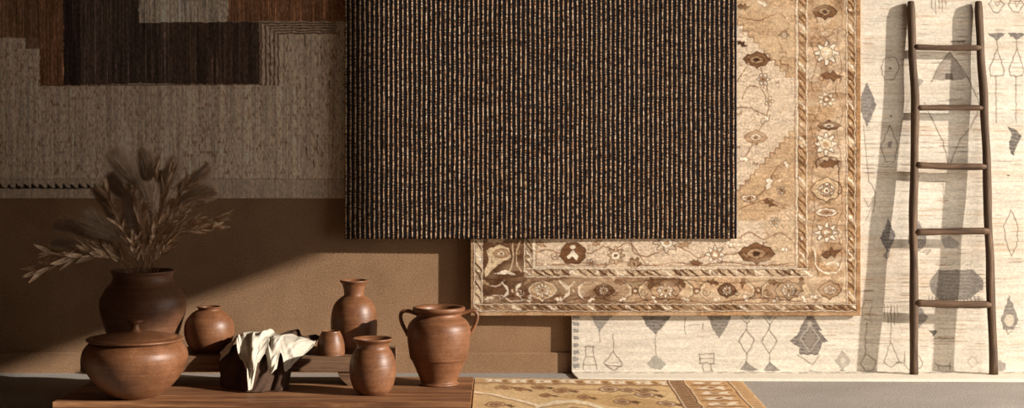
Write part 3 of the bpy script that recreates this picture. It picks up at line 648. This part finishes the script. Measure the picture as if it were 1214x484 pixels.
# ---- black and jute striped rug: real ribs, flecks in the yarn
def striped():
    m, nt, b = mat('jute_and_black_yarn')
    a = N(nt, 'ShaderNodeAttribute', attribute_name='dye')
    fl = noise(nt, coords(nt, (.9, 1, 1)), 75, 2, .7); big = noise(nt, coords(nt, (.25, 1, 3)), 10, 3, .7)
    wv = noise(nt, coords(nt, (.25, 1, 1.35)), 105, 1, .5)
    gaps = ramp(nt, wv, [(.45, (40, 28, 22)), (.53, (255, 255, 255))])
    tint = ramp(nt, fl, [(.3, (150, 98, 64)), (.44, (190, 148, 110)), (.56, (204, 176, 146)), (.72, (226, 208, 184))])
    c = mixc(nt, tint, gaps, .85, 'MULTIPLY')
    c = mixc(nt, c, ramp(nt, big, [(.35, (150, 130, 112)), (.6, (255, 255, 255))]), .6, 'MULTIPLY')
    c = mixc(nt, (.012, .011, .013, 1), c, a.outputs['Fac'])
    nt.links.new(c, b.inputs['Base Color']); b.inputs['Roughness'].default_value = 1; b.inputs['Specular IOR Level'].default_value = .08
    bump(nt, b, wv, .5, .004)
    x0, x1, y0, y1 = 408.6, 873.4, -60., 283.2; per = 5.6; n = 83; sub = 6; rows = 120; d = .090
    s = (ZW-d)/F; xs, dy, dy_c = [], [], []
    per = (x1-x0)/n
    for k in range(n):
        for q in range(sub):
            f = q/sub; xs.append(x0+per*(k+f))
            if f < .5: h = math.sin(math.pi*(f+.001)/.5); dy.append(.0035+.006*h); dy_c.append(1. if .03 < f < .49 else .25)
            else: h = math.sin(math.pi*(f-.5)/.5); dy.append(.0035+.0022*h); dy_c.append(0.)
    xs.append(x1); dy.append(.003); dy_c.append(0.)
    xs, dy, dy_c = np.array(xs), np.array(dy), np.array(dy_c); W = len(xs)
    ysr = np.linspace(y0, y1, rows); X, Yg = np.meshgrid(xs, ysr)
    jit = (vnoise(rows, W, 2.2, 2.5, 5)-.5)*.8; wob = .12*np.sin(Yg/13.+X/40.)
    PX = X+(jit+wob)*((X > x0+1) & (X < x1-1))
    co = Pv(PX, Yg, np.full(X.shape, -d)); co[..., 1] -= dy[None, :]
    co[..., 1] += .003*np.sin(X/60.+1.)+.002*np.sin(Yg/50.)
    class L: pass
    lm = L(); lm.X, lm.Y, lm.Hh, lm.W = X, Yg, rows, W
    dc = np.broadcast_to(dy_c[None, :, None], (rows, W, 3))
    def inv(v): return np.where(v <= .0031308, v*12.92, 1.055*np.power(np.maximum(v, 1e-9), 1/2.4)-.055)*255
    lm.a = inv(dc)
    o = rug_from_loom('striped_rug', lm, lambda X_, Y_: co, backv(.009), m)
    tag(o, 'black rug with thin jute pinstripes hung over the middle of the wall', 'rug')
striped()

# ------------------------------------------------------------------ platform and bench
HP = .06                                                     # platform top
HB = .209                                                    # bench top
def Yz(py, z): return F*(H-z)/(py-YH)-ZW                     # depth of a point at height z seen on row py
def platform():
    yb, yf = Yz(447, HP), Yz(477, HP)
    def X(px, Y): return (px-XC)*(ZW+Y)/F
    plan = [(X(118, yb), yb), (X(561.5, yb), yb), (X(558, yf), yf), (X(62, yf), yf)]
    root = empty('wooden_platform', ((plan[0][0]+plan[1][0])/2, (yb+yf)/2, 0))
    tag(root, 'low brown wooden board platform on the floor carrying the jars', 'platform')
    off = -Vector(root.location)
    n = 5                                                    # boards running left to right
    for k in range(n):
        a, b = k/n, (k+1)/n; g = .0012
        def pt(s, t, dy=0):
            L, R = Vector(plan[0]).lerp(Vector(plan[3]), t), Vector(plan[1]).lerp(Vector(plan[2]), t)
            q = L.lerp(R, s); return (q.x, q.y+dy)
        p = [pt(0, a, -g), pt(1, a, -g), pt(1, b, g), pt(0, b, g)]
        bm = bmesh.new()
        lo = [bm.verts.new(Vector((x, y, HP-.028))+off) for x, y in p]; hi = [bm.verts.new(Vector((x, y, HP))+off) for x, y in p]
        bm.faces.new(lo[::-1]); bm.faces.new(hi)
        for i in range(4): bm.faces.new((lo[i], lo[(i+1) % 4], hi[(i+1) % 4], hi[i]))
        bmesh.ops.bevel(bm, geom=list(bm.edges), offset=.0018, segments=2, affect='EDGES')
        bm_obj('board', bm, M_wood, root)
    bm = bmesh.new()                                         # frame under the boards, flush at the front
    p = [(plan[0][0]+.006, yb-.006), (plan[1][0]-.004, yb-.006), (plan[2][0]-.004, yf+.004), (plan[3][0]+.008, yf+.004)]
    lo = [bm.verts.new(Vector((x, y, 0.0))+off) for x, y in p]; hi = [bm.verts.new(Vector((x, y, HP-.0285))+off) for x, y in p]
    bm.faces.new(lo[::-1]); bm.faces.new(hi)
    for i in range(4): bm.faces.new((lo[i], lo[(i+1) % 4], hi[(i+1) % 4], hi[i]))
    bm_obj('base_frame', bm, M_wood, root)
platform()
BY0, BY1 = -.87, -.47
def bench():
    x0, x1 = (95-XC)/S(BY0), (464.5-XC)/S(BY0)
    root = empty('low_bench', ((x0+x1)/2, (BY0+BY1)/2, HP)); off = -Vector(root.location)
    tag(root, 'low wooden bench with a thick plank top standing on the platform behind the small jar', 'bench')
    bm = bmesh.new(); add_box(bm, x0, x1, BY0, BY1, .130, HB, .004)
    bmesh.ops.translate(bm, verts=bm.verts, vec=off); bm_obj('plank_top', bm, M_bench, root)
    for xa, xb, ta, tb in (((400-XC)/S(BY0), (448-XC)/S(BY0), .055, .02), (x0+.085, x0+.30, .02, .055)):
        bm = bmesh.new(); prof = []
        for k in range(7):                                    # feet curve inwards towards the floor
            t = k/6; prof.append((xa+ta*(1-math.cos(t*math.pi/2)) if ta > .03 else xa+ta*t, .1305-(.1305-HP)*t))
        pr2 = [(xb-(tb*(1-math.cos(k/6*math.pi/2)) if tb > .03 else tb*k/6), z) for k, (_, z) in enumerate(prof)]
        loop = prof+pr2[::-1]
        A = [bm.verts.new(Vector((x, BY0+.012, z))+off) for x, z in loop]; B = [bm.verts.new(Vector((x, BY1-.02, z))+off) for x, z in loop]
        bm.faces.new(A); bm.faces.new(B[::-1]); n = len(loop)
        for i in range(n): bm.faces.new((A[i], B[i], B[(i+1) % n], A[(i+1) % n]))
        bm_obj('leg', bm, M_bench, root)
bench()

# ------------------------------------------------------------------ jars
def lathe(name, prof, scale, m, parent=None, n=72, close_top=False, wob=.004, seed=0):
    """prof: (radius px, height px above base) from base centre outwards and up, may go back down inside"""
    pts = smooth_prof(prof)
    r = random.Random(seed); ph = r.random()*6; bm = bmesh.new(); rings = []
    for rad, z in pts:
        R, Z = rad/scale, z/scale
        if R < 1e-5: rings.append([bm.verts.new((0, 0, Z))]); continue
        ring = []
        for k in range(n):
            a = 2*math.pi*k/n; q = R*(1+wob*math.sin(2*a+ph+Z*9)+.0015*math.sin(31*Z/.1))
            ring.append(bm.verts.new((q*math.cos(a), q*math.sin(a), Z)))
        rings.append(ring)
    for A, B in zip(rings[:-1], rings[1:]):
        if len(A) == 1 and len(B) == 1: continue
        for k in range(n):
            if len(A) == 1: bm.faces.new((A[0], B[(k+1) % n], B[k]))
            elif len(B) == 1: bm.faces.new((A[k], A[(k+1) % n], B[0]))
            else: bm.faces.new((A[k], A[(k+1) % n], B[(k+1) % n], B[k]))
    return bm_obj(name, bm, m, parent, True)
def smooth_prof(prof, m=5):
    out = []; n = len(prof)
    for i in range(n-1):
        if prof[i] == prof[i+1]: continue
        p0, p1, p2, p3 = prof[max(i-1, 0)], prof[i], prof[i+1], prof[min(i+2, n-1)]
        for k in range(m):
            t = k/m
            out.append(tuple(max(0, .5*((2*p1[j])+(p2[j]-p0[j])*t+(2*p0[j]-5*p1[j]+4*p2[j]-p3[j])*t*t+(3*p1[j]-p0[j]-3*p2[j]+p3[j])*t**3)) for j in (0, 1)))
    out.append(prof[-1]); return out
def at(px, py, z, name, label, cat, group=None):
    Y = Yz(py, z); o = empty(name, ((px-XC)/S(Y), Y, z)); tag(o, label, cat, group); return o, S(Y)

# lidded pot, front left
o, s = at(160, 471, HP, 'lidded_pot', 'squat terracotta pot with knobbed lid at the front left of the platform', 'pot')
lathe('pot_body', [(0, 0.0), (22, 0.0), (25, 0.8), (31, 3.9), (44, 14.5), (55, 28.0), (60.5, 40.5), (62.3, 49.2), (60.5, 56.9), (55, 63.7), (51.5, 66.1), (52, 68.0), (49, 68.0), (49, 63.7), (55, 54.0), (58, 44.4), (52, 28.9), (30, 7.7), (0, 3.9)], s, M_clay, o, 96, seed=1)
l = lathe('lid', [(0, 67.0), (48, 67.0), (55, 67.3), (57.2, 68.5), (56.6, 70.1), (52, 71.1), (49, 71.3), (45, 72.7), (30, 75.1), (12, 77.5), (6, 78.5), (0, 78.8)], s, M_clay, o, 96, seed=1)
lathe('knob', [(0, 77.8), (8, 78.1), (6, 79.9), (4.9, 84.0), (5.3, 86.7), (8.6, 88.9), (9.4, 90.4), (8.6, 91.7), (5, 92.4), (0, 92.6)], s, M_clay, l, 40)
# tall vase behind it, standing on the bench
VX, VY = 169.5, -.70
vs = S(VY); VB = YH+F*(H-HB)/(ZW+VY)
o = empty('large_vase', ((VX-XC)/vs, VY, HB)); tag(o, 'tall dark terracotta vase with the dried grasses, behind the lidded pot', 'vase')
lathe('vase_body', [(0, 0), (36, 0), (38.5, 1.5), (39.5, 8), (42, 20), (46, 34), (49.5, 46), (51, 56), (49, 66), (43, 76), (37.5, 82), (35.2, 87), (35.5, 92), (37.5, 95.5), (36.8, 97), (34.8, 96.4), (32, 92), (31.6, 86), (34, 80), (45, 66), (47, 54), (42, 34), (34, 6), (0, 5)], vs, M_clay_dark, o, 96, seed=2)
VTOP = HB+97/vs
# round jar on the bench
o = empty('round_jar', ((248-XC)/S(-.70), -.70, HB)); tag(o, 'small round terracotta jar with narrow mouth left of the draped cloth', 'jar')
lathe('jar_body', [(0, 0), (17, 0), (19, .8), (24, 7), (28.3, 17), (29.5, 27), (27.5, 37), (21, 45.5), (15.5, 49), (13, 50), (13.3, 52), (14.5, 53.4), (14, 54), (11.8, 53.6), (11.6, 50), (19, 43), (26, 34), (27, 26), (22, 8), (0, 4)], S(-.70), M_clay, o, 80, seed=3)
# bottle
o = empty('bottle_vase', ((419.7-XC)/S(-.62), -.62, HB)); tag(o, 'tall terracotta bottle vase with flared neck on the bench', 'vase')
lathe('bottle_body', [(0, 0.0), (23, 0.0), (25, 1.0), (26.3, 7.7), (27.2, 21.1), (27.4, 34.6), (26.2, 46.1), (22.5, 55.7), (16, 61.9), (12.4, 64.3), (11.8, 66.2), (12, 69.1), (12.6, 73.0), (14.4, 78.2), (16.4, 80.8), (17, 81.8), (16.4, 82.8), (14.6, 82.4), (12.6, 78.7), (10.6, 71.0), (10, 65.3), (21, 54.7), (25, 42.2), (25.5, 19.2), (23, 3.8), (0, 2.9)], S(-.62), M_clay, o, 80, seed=4)
# cup
o = empty('cup', ((392.3-XC)/S(-.795), -.795, HB)); tag(o, 'small tapered terracotta cup between the cloth and the bottle vase', 'cup')
lathe('cup_body', [(0, 0), (14.8, 0), (16.2, .8), (16.6, 5), (15.8, 14), (13.2, 22.5), (11, 26.6), (10.6, 27.8), (9.8, 28), (9.2, 27), (11.5, 22), (14, 13), (14.6, 4), (0, 2.5)], S(-.795), M_clay, o, 64, seed=5)
# small jar on the platform
o, s = at(442, 467, HP, 'small_jar', 'terracotta jar with wide flared rim standing in front of the bench end', 'jar')
lathe('jar_body', [(0, 0), (14, 0), (17.5, .8), (22.5, 6), (26.3, 16), (27.8, 28), (26.6, 40), (22.8, 49.5), (19.6, 54), (19, 57), (20, 60.5), (23.2, 63.6), (24.2, 64.8), (23.6, 66), (21.5, 65.8), (18.2, 62.5), (16.6, 57), (17.5, 53), (24, 40), (25.6, 28), (20, 6), (0, 4)], s, M_clay, o, 80, seed=6)
# amphora
o, s = at(520.3, 456, HP, 'amphora', 'large two-handled terracotta amphora at the right of the platform', 'amphora')
lathe('amphora_body', [(0, 0), (19, 0), (23.4, .3), (23.6, 2), (21.6, 3.8), (22.8, 8), (28, 20), (32.6, 29.8), (33.8, 30.6), (35, 36), (37, 50), (37.8, 62), (36.6, 70), (32.6, 76), (27.6, 80), (25.6, 82.6), (26, 85), (29.4, 86.6), (31.2, 88.6), (31, 91), (29, 92.2), (25, 91.4), (23, 88), (23, 82), (30, 75), (34, 66), (34, 50), (26, 20), (17, 5), (0, 4)], s, M_clay, o, 96, seed=7)
for sg in (-1, 1):
    pts = [(24.5, 83.5), (29, 84.8), (36, 87), (41.5, 87), (45, 83.5), (45.2, 78), (43, 71), (39.5, 64), (36, 58.5)]
    path = smooth_path([Vector((sg*x/s, 0, z/s)) for x, z in pts], 5); n = len(path)
    V_, F_ = tube(path, [(.0125 if (i < 3 or i > n-4) else .0098) for i in range(n)], 14)
    mesh_obj('handle', V_, F_, M_clay, o, True)

# ------------------------------------------------------------------ ladder
def ladder():
    yb, yt = -.150, -.074
    zt = lambda Y, py: H-(py-YH)*(ZW+Y)/F
    root = empty('wooden_ladder', ((1131-XC)/S(yb), yb, .013)); off = -Vector(root.location)
    tag(root, 'rustic dark wooden ladder with five rungs leaning on the cream rug', 'ladder')
    Yd = lambda py: yt+(yb-yt)*(py-2)/(444-2)
    def rail(nodes, seed):
        r = random.Random(seed); pts, rad = [], []
        for k in range(45):
            py = 2+(444-2)*k/44
            i = max(j for j in range(len(nodes)-1) if nodes[j][1] <= py+1e-6) if py < nodes[-1][1] else len(nodes)-2
            (xa, ya), (xb, yb_) = nodes[i], nodes[i+1]; t = (py-ya)/(yb_-ya); t = t*t*(3-2*t)
            px = xa+(xb-xa)*t; Y = Yd(py)
            p = Vector(((px-XC)/S(Y), Y, zt(Y, py)))
            if k == 44: p.z = .0132
            pts.append(p+off); rad.append((.0222+.0012*math.sin(k*.55+seed)+.0015*(k/44))*(1 if 0 < k else .78))
        pts.insert(0, pts[0]+Vector((0, 0, .004))); rad.insert(0, .011)
        V_, F_ = tube(pts, rad, 18); o_ = mesh_obj('rail', V_, F_, M_ladder, root, True); return o_
    rail([(1080, 2), (1081.5, 60), (1085, 120), (1084, 200), (1082.5, 260), (1083.5, 320), (1083.5, 444)], 1)
    rail([(1160, 2), (1162.5, 60), (1166.5, 120), (1170, 200), (1171, 250), (1174, 320), (1178, 444)], 2)
    for py, xa, xb, dy, R in ((56, 1083, 1163, 1, .0160), (128, 1087, 1166, 0, .0158), (196.5, 1086, 1169, 2.2, .0185), (275, 1085, 1172, -1.5, .0190), (360, 1085, 1175, 2, .0200)):
        pts = []
        for k in range(13):
            t = k/12; Y = Yd(py)-.006; q = py+dy*(t-.4)+.8*math.sin(t*3.1)*(1 if dy > 0 else -.5)
            pts.append(Vector(((xa+(xb-xa)*t-XC)/S(Y), Y, zt(Y, q)))+off)
        V_, F_ = tube(pts, [R*(1+.05*math.sin(k*1.3+py)) for k in range(13)], 14); mesh_obj('rung', V_, F_, M_rung, root, True)
ladder()
# ------------------------------------------------------------------ two cloths thrown over the bench
ROWS = [  # (px, py, Y) control net of the draped cloth, back edge first
    [(284, 411, -.62), (298, 404, -.61), (314, 401, -.60), (330, 396, -.60), (352, 391, -.60), (366, 398, -.60), (380, 397, -.60)],
    [(276, 411, -.74), (290, 401, -.72), (306, 397, -.72), (324, 400, -.72), (344, 398, -.72), (360, 402, -.70), (374, 402, -.68)],
    [(267, 419, -.875), (282, 408, -.90), (299, 404, -.91), (316, 406, -.91), (334, 407, -.91), (352, 409, -.89), (371, 411, -.84)],
    [(262, 434, -.91), (278, 428, -.97), (296, 425, -.99), (314, 425, -.99), (332, 426, -.98), (344, 428, -.94), (353, 426, -.90)],
    [(261, 448, -.92), (277, 448, -1.01), (295, 448, -1.04), (313, 447, -1.04), (330, 447, -1.02), (340, 447, -.97), (347, 443, -.91)],
    [(262, 459, -.925), (277, 463.5, -1.05), (294, 465.5, -1.09), (311, 465.5, -1.085), (327, 465, -1.07), (339, 462.5, -1.01), (347, 459, -.93)]]
RW = [[P(*q) for q in r] for r in ROWS]
def cr(p0, p1, p2, p3, t): return .5*((2*p1)+(p2-p0)*t+(2*p0-5*p1+4*p2-p3)*t*t+(3*p1-p0-3*p2+p3)*t**3)
def along(L, t):
    n = len(L)-1; f = min(max(t, 0), 1)*n; i = min(int(f), n-1)
    return cr(L[max(i-1, 0)], L[i], L[i+1], L[min(i+2, n)], f-i)
def drape(u, v): return along([along(r, u) for r in RW], v)
def drape_n(u, v):
    e = .01; a = drape(min(u+e, 1), v)-drape(max(u-e, 0), v); b = drape(u, min(v+e, 1))-drape(u, max(v-e, 0))
    n = a.cross(b).normalized(); return n if (n.y < 0 or n.z > .3) and n.z > -.5 else -n
def linen(name, c0, c1):
    m, nt, b = mat(name); g = noise(nt, coords(nt), 240, 2, .7)
    nt.links.new(ramp(nt, g, [(.3, c0), (.6, c1)]), b.inputs['Base Color']); b.inputs['Roughness'].default_value = .95
    b.inputs['Specular IOR Level'].default_value = .1; bump(nt, b, g, .4, .002); return m
def sheet(name, nu, nv, fn, m, label):
    V = [fn(i/(nu-1), j/(nv-1)) for j in range(nv) for i in range(nu)]
    fc = [(j*nu+i, j*nu+i+1, (j+1)*nu+i+1, (j+1)*nu+i) for j in range(nv-1) for i in range(nu-1)]
    o = mesh_obj(name, V, fc, m, None, True)
    md = o.modifiers.new('thickness', 'SOLIDIFY'); md.thickness = .0022; md.offset = 0
    tag(o, label, 'cloth'); return o
def tri(x): return math.asin(math.sin(x))/1.5708
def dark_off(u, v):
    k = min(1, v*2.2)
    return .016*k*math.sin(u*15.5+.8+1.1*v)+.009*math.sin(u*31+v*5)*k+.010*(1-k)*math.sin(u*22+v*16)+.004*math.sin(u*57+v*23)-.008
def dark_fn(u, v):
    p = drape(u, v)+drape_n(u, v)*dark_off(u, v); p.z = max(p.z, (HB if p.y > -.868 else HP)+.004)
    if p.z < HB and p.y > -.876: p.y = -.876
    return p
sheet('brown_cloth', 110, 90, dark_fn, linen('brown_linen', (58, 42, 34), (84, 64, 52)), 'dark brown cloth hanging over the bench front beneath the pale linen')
EXT = [(0, .53), (.10, .50), (.17, .36), (.25, .62), (.31, .72), (.36, 1.0), (.42, .97), (.47, .66), (.52, .56), (.57, .80), (.61, .74), (.66, .54), (.73, .74), (.80, .70), (.90, .62), (1, .42)]
BACK = [(0, .30), (.15, .22), (.3, .05), (.45, .10), (.6, .27), (.7, .24), (.85, .30), (1, .34)]
def tab(T, u):
    for (a, x), (b, y) in zip(T[:-1], T[1:]):
        if u <= b: t = (u-a)/(b-a); t = t*t*(3-2*t); return x+(y-x)*t
    return T[-1][1]
def pale_fn(u, v):
    vb, ve = tab(BACK, u), tab(EXT, u); uu = u
    vv = vb+(ve-vb)*v
    # the centre gathers into one narrow hanging fold
    g = math.exp(-((u-.39)/.10)**2)*max(0, v-.35)/.65; uu = u+(.335-u)*g*.55
    n = drape_n(uu, vv)
    amp = .32+1.25*math.exp(-((u-.42)/.17)**2)
    f = amp*(.013*math.sin(u*30+2.6*v+.4+.8*math.sin(v*4))+.008*math.sin(u*47-7*v+1.7*math.sin(v*6))+.004*math.sin(v*23+u*17))+.0035*math.sin(u*17-v*9)+.0018*math.sin(u*70+v*31)
    f *= min(1, .35+v*1.1)
    p = drape(uu, vv)+n*max(.016+abs(f)*.5+f*.7, dark_off(uu, vv)+.0045)
    ok = (HB if p.y > -.868 else HP)+.012; p.z = max(p.z, ok)
    if p.z < HB and p.y > -.884: p.y = -.884
    return p
sheet('linen_cloth', 170, 90, pale_fn, linen('raw_linen', (170, 160, 144), (208, 199, 182)), 'crumpled pale linen cloth thrown over the darker cloth on the bench')

# ------------------------------------------------------------------ dried grasses, each stalk its own thing
def dried(name, cols, rough=.8):
    m, nt, b = mat(name); f = noise(nt, coords(nt), 38, 4, .7)
    nt.links.new(ramp(nt, f, [(.3+.4*i/(len(cols)-1), c) for i, c in enumerate(cols)]), b.inputs['Base Color']); b.inputs['Roughness'].default_value = rough
    b.inputs['Specular IOR Level'].default_value = .2; return m
M_leaf = dried('dried_leaf', [(160, 130, 104), (206, 176, 146), (236, 212, 182)]); M_stem = dried('dried_stem', [(128, 98, 70), (160, 128, 96)])
M_plume = dried('grass_plume', [(186, 160, 138), (214, 192, 170), (232, 214, 196)], 1)
RG = random.Random(12)
VC = Vector(((VX-XC)/vs, VY, HB))
BQ = empty('dried_grass_bouquet', VC+Vector((0, 0, .03))); tag(BQ, 'bouquet of dried fluffy plumes and leafy stalks standing in the tall dark vase', 'dried flowers')
def px2w(px, py, dep): return P(px, py, VY+dep)
def stalk_path(tx, ty, dep, k=.5):
    """from inside the vase through its mouth to the tip"""
    q = RG.uniform(-1, 1)
    mouth = VC+Vector(((tx-VX)/vs*.14+q*.03, dep*.35, VTOP-HB-.012))
    lim = Vector((mouth.x-VC.x, mouth.y-VC.y)); 
    if lim.length > .115: lim *= .115/lim.length; mouth.x, mouth.y = VC.x+lim.x, VC.y+lim.y
    foot = VC+Vector((-(mouth.x-VC.x)*.9, -(mouth.y-VC.y)*.9, .035))
    tip = px2w(tx, ty, dep)
    mid = mouth.lerp(tip, .5)+Vector((-(tip.x-mouth.x)*.16*k, 0, abs(tip.x-mouth.x)*.26*k))
    return foot, mouth, mid, tip
def leaf_geo(V, Fc, base, d, length, width, curl, nrm):
    d = d.normalized(); side = d.cross(nrm); side = side.normalized() if side.length > 1e-4 else Vector((1, 0, 0)); up = side.cross(d)
    n = 7; i0 = len(V)
    for k in range(n+1):
        t = k/n; wd = width*math.sin(math.pi*min(1, t*.93+.05))**.8*(1-.35*t); c = base+d*length*t+up*curl*length*t*t
        for e, dz in ((-1, .3), (0, -.25), (1, .3)): V.append(c+side*e*wd+up*wd*dz)
    for k in range(n):
        for e in (0, 1):
            a = i0+3*k+e; Fc.append((a, a+1, a+4, a+3))
def make_leafy(tx, ty, dep, label, nl, group=None, big=1., start=.42, k=.5):
    foot, mouth, mid, tip = stalk_path(tx, ty, dep, k);     path = [p-foot for p in smooth_path([foot, mouth, mid, tip], 9)]; n = len(path)
    V_, F_ = tube(path, [.0026*(1-.65*i/n) for i in range(n)], 6); root = mesh_obj('leafy_stalk', V_, F_, M_stem, BQ, True); root.location = foot-BQ.location
    V, Fc = [], []
    for q in range(nl):
        t = start+(1-start)*(q+RG.random()*.6)/nl; f = min(t, .999)*(n-1); i = int(f)
        p = path[i].lerp(path[min(i+1, n-1)], f-i); tg = (path[min(i+1, n-1)]-path[max(i-1, 0)]).normalized()
        a = RG.uniform(0, 6.28); rnd = Vector((math.cos(a), .6*math.sin(a), .8*math.sin(a+1)))
        side = (rnd-tg*rnd.dot(tg)).normalized(); d = tg*RG.uniform(.75, 1.1)+side*RG.uniform(.25, .62)
        leaf_geo(V, Fc, p, d, RG.uniform(.055, .105)*big, RG.uniform(.006, .0135)*big, RG.uniform(-.25, .3), Vector((RG.uniform(-.6, .6), -1, RG.uniform(-.3, .6))))
    leaf_geo(V, Fc, path[-1], path[-1]-path[-3], .07*big, .006*big, RG.uniform(-.3, .2), Vector((0, -1, .2)))
    lf = mesh_obj('leaves', V, Fc, M_leaf, root, True)
def make_plume(tx, ty, bx, by, dep, wpx, label, k=.4):
    """fluffy head from (bx,by) to its tip (tx,ty)"""
    foot, mouth, mid, base = stalk_path(bx, by, dep, k); tip = px2w(tx, ty, dep+RG.uniform(-.03, .03))
    path = [p-foot for p in smooth_path([foot, mouth, mid, base, base.lerp(tip, .85)], 8)]; n = len(path)
    V_, F_ = tube(path, [.0022*(1-.5*i/n) for i in range(n)], 6); root = mesh_obj('plume_stalk', V_, F_, M_stem, BQ, True); root.location = foot-BQ.location
    A, B = base-foot, tip-foot; ax = B-A; L = ax.length; d0 = ax.normalized(); R = wpx/vs*.62
    u = d0.cross(Vector((0, 1, 0))).normalized(); v = d0.cross(u); V, Fc = [], []
    bow = u*RG.uniform(-.12, .12)*L
    cen = lambda t: A+ax*t+bow*math.sin(math.pi*t)
    core = [cen(t/10) for t in range(11)]
    V_, F_ = tube(core, [R*.22*math.sin(math.pi*(.08+.88*t/10))**.7 for t in range(11)], 12)
    V += V_; Fc += F_
    for q in range(3200):                                    # silky hairs
        t = RG.random(); a = RG.uniform(0, 6.283); out = u*math.cos(a)+v*math.sin(a)
        prof = math.sin(math.pi*(.06+.9*t))**.65
        p = cen(t)+out*R*RG.uniform(.1, .45)*prof; hd = (d0*RG.uniform(.9, 1.5)+out*RG.uniform(.5, 1.)).normalized(); hl = R*prof*RG.uniform(.6, 1.5)+.008
        sd = hd.cross(Vector((RG.uniform(-1, 1), RG.uniform(-1, 1), RG.uniform(-1, 1)))).normalized()*.0005
        e = p+hd*hl*.55; f = p+hd*hl+d0*hl*.25; i = len(V)
        V += [p-sd, p+sd, e+sd*.8, e-sd*.8, f]; Fc += [(i, i+1, i+2, i+3), (i+3, i+2, i+4)]
    mesh_obj('plume', V, Fc, M_plume, root, False)
PL = [  # tip, base, depth, width, words
    ((138, 181), (166, 222), -.02, 25, 'fluffy plume at the top left of the bouquet, pointing up and left'),
    ((171, 178), (176, 226), .06, 19, 'tall upright fluffy plume at the top centre of the bouquet'),
    ((208, 188), (190, 232), .02, 17, 'fluffy plume leaning slightly right beside the central upright one'),
    ((247, 196), (206, 226), .05, 17, 'slim fluffy plume reaching to the upper right of the bouquet'),
    ((254, 228), (208, 244), -.05, 20, 'fluffy plume leaning low to the right of the bouquet'),
    ((113, 226), (136, 262), .08, 17, 'dim fluffy plume behind, left of the bouquet centre'),
    ((132, 210), (160, 240), .03, 19, 'fluffy plume just below the top left one'),
    ((176, 222), (184, 256), -.10, 22, 'short fluffy plume in the middle of the bouquet above the vase mouth'),
    ((104, 258), (146, 286), -.10, 24, 'thick fluffy plume drooping left in front of the wall'),
    ((66, 268), (116, 284), .04, 17, 'long fluffy plume stretching left, behind the drooping thick one'),
    ((62, 290), (112, 298), .10, 14, 'lowest fluffy plume stretching far left of the vase'),
    ((152, 236), (158, 284), .00, 18, 'fluffy plume hanging upright close to the vase mouth at the left'),
    ((190, 206), (196, 248), .10, 16, 'shaded fluffy plume behind the right side of the bouquet')]
for (tx, ty), (bx, by), dp, wp, lb in PL: make_plume(tx, ty, bx, by, dp, wp, lb)
LF = [(44, 322, -.16, 26, 1.15, 'dried leafy stalk arching lowest and farthest left out of the vase', .8), (60, 300, -.10, 22, 1.0, 'dried leafy stalk reaching left just above the lowest one', .7),
      (84, 306, -.14, 18, .95, 'short dried leafy stalk drooping left below the plumes', .8), (104, 268, -.04, 16, .9, 'dried leafy stalk between the left plumes', .5),
      (126, 226, -.05, 16, .9, 'dried leafy stalk rising left beneath the top left plume', .4), (150, 208, -.03, 16, .95, 'dried leafy stalk rising just left of the bouquet centre', .3),
      (184, 196, -.06, 18, 1., 'tallest dried leafy stalk at the centre of the bouquet', .2), (202, 206, -.02, 18, 1., 'dried leafy stalk right of the centre, tip beside the plumes', .3),
      (222, 216, -.07, 18, 1., 'dried leafy stalk slanting to the upper right', .4), (240, 238, -.04, 18, .95, 'dried leafy stalk slanting right under the slim plume', .5),
      (262, 258, -.10, 24, 1., 'dried leafy stalk arching farthest right over the wall', .8), (256, 270, -.02, 18, .9, 'dried leafy stalk arching right below the farthest one', .9),
      (232, 264, -.12, 16, .95, 'broad dried leafy stalk leaning right near the vase mouth', .5), (214, 252, -.14, 14, 1.1, 'dried leafy stalk in front at the right of the vase mouth', .4),
      (168, 250, -.15, 13, 1.1, 'dried leafy stalk in front at the middle of the vase mouth', .2), (190, 262, -.16, 13, 1.1, 'short dried leafy stalk in front with wide leaves', .2),
      (144, 268, -.15, 13, 1.05, 'short dried leafy stalk in front leaning left', .4), (204, 286, -.15, 10, 1., 'shortest dried leafy stalk at the right rim of the vase', .3), (158, 288, -.15, 10, 1., 'shortest dried leafy stalk at the left of the vase mouth', .2)]
for tx, ty, dp, nl, bg, lb, k in LF: make_leafy(tx, ty, dp, lb, int(nl*1.5), None, bg, .44, k)
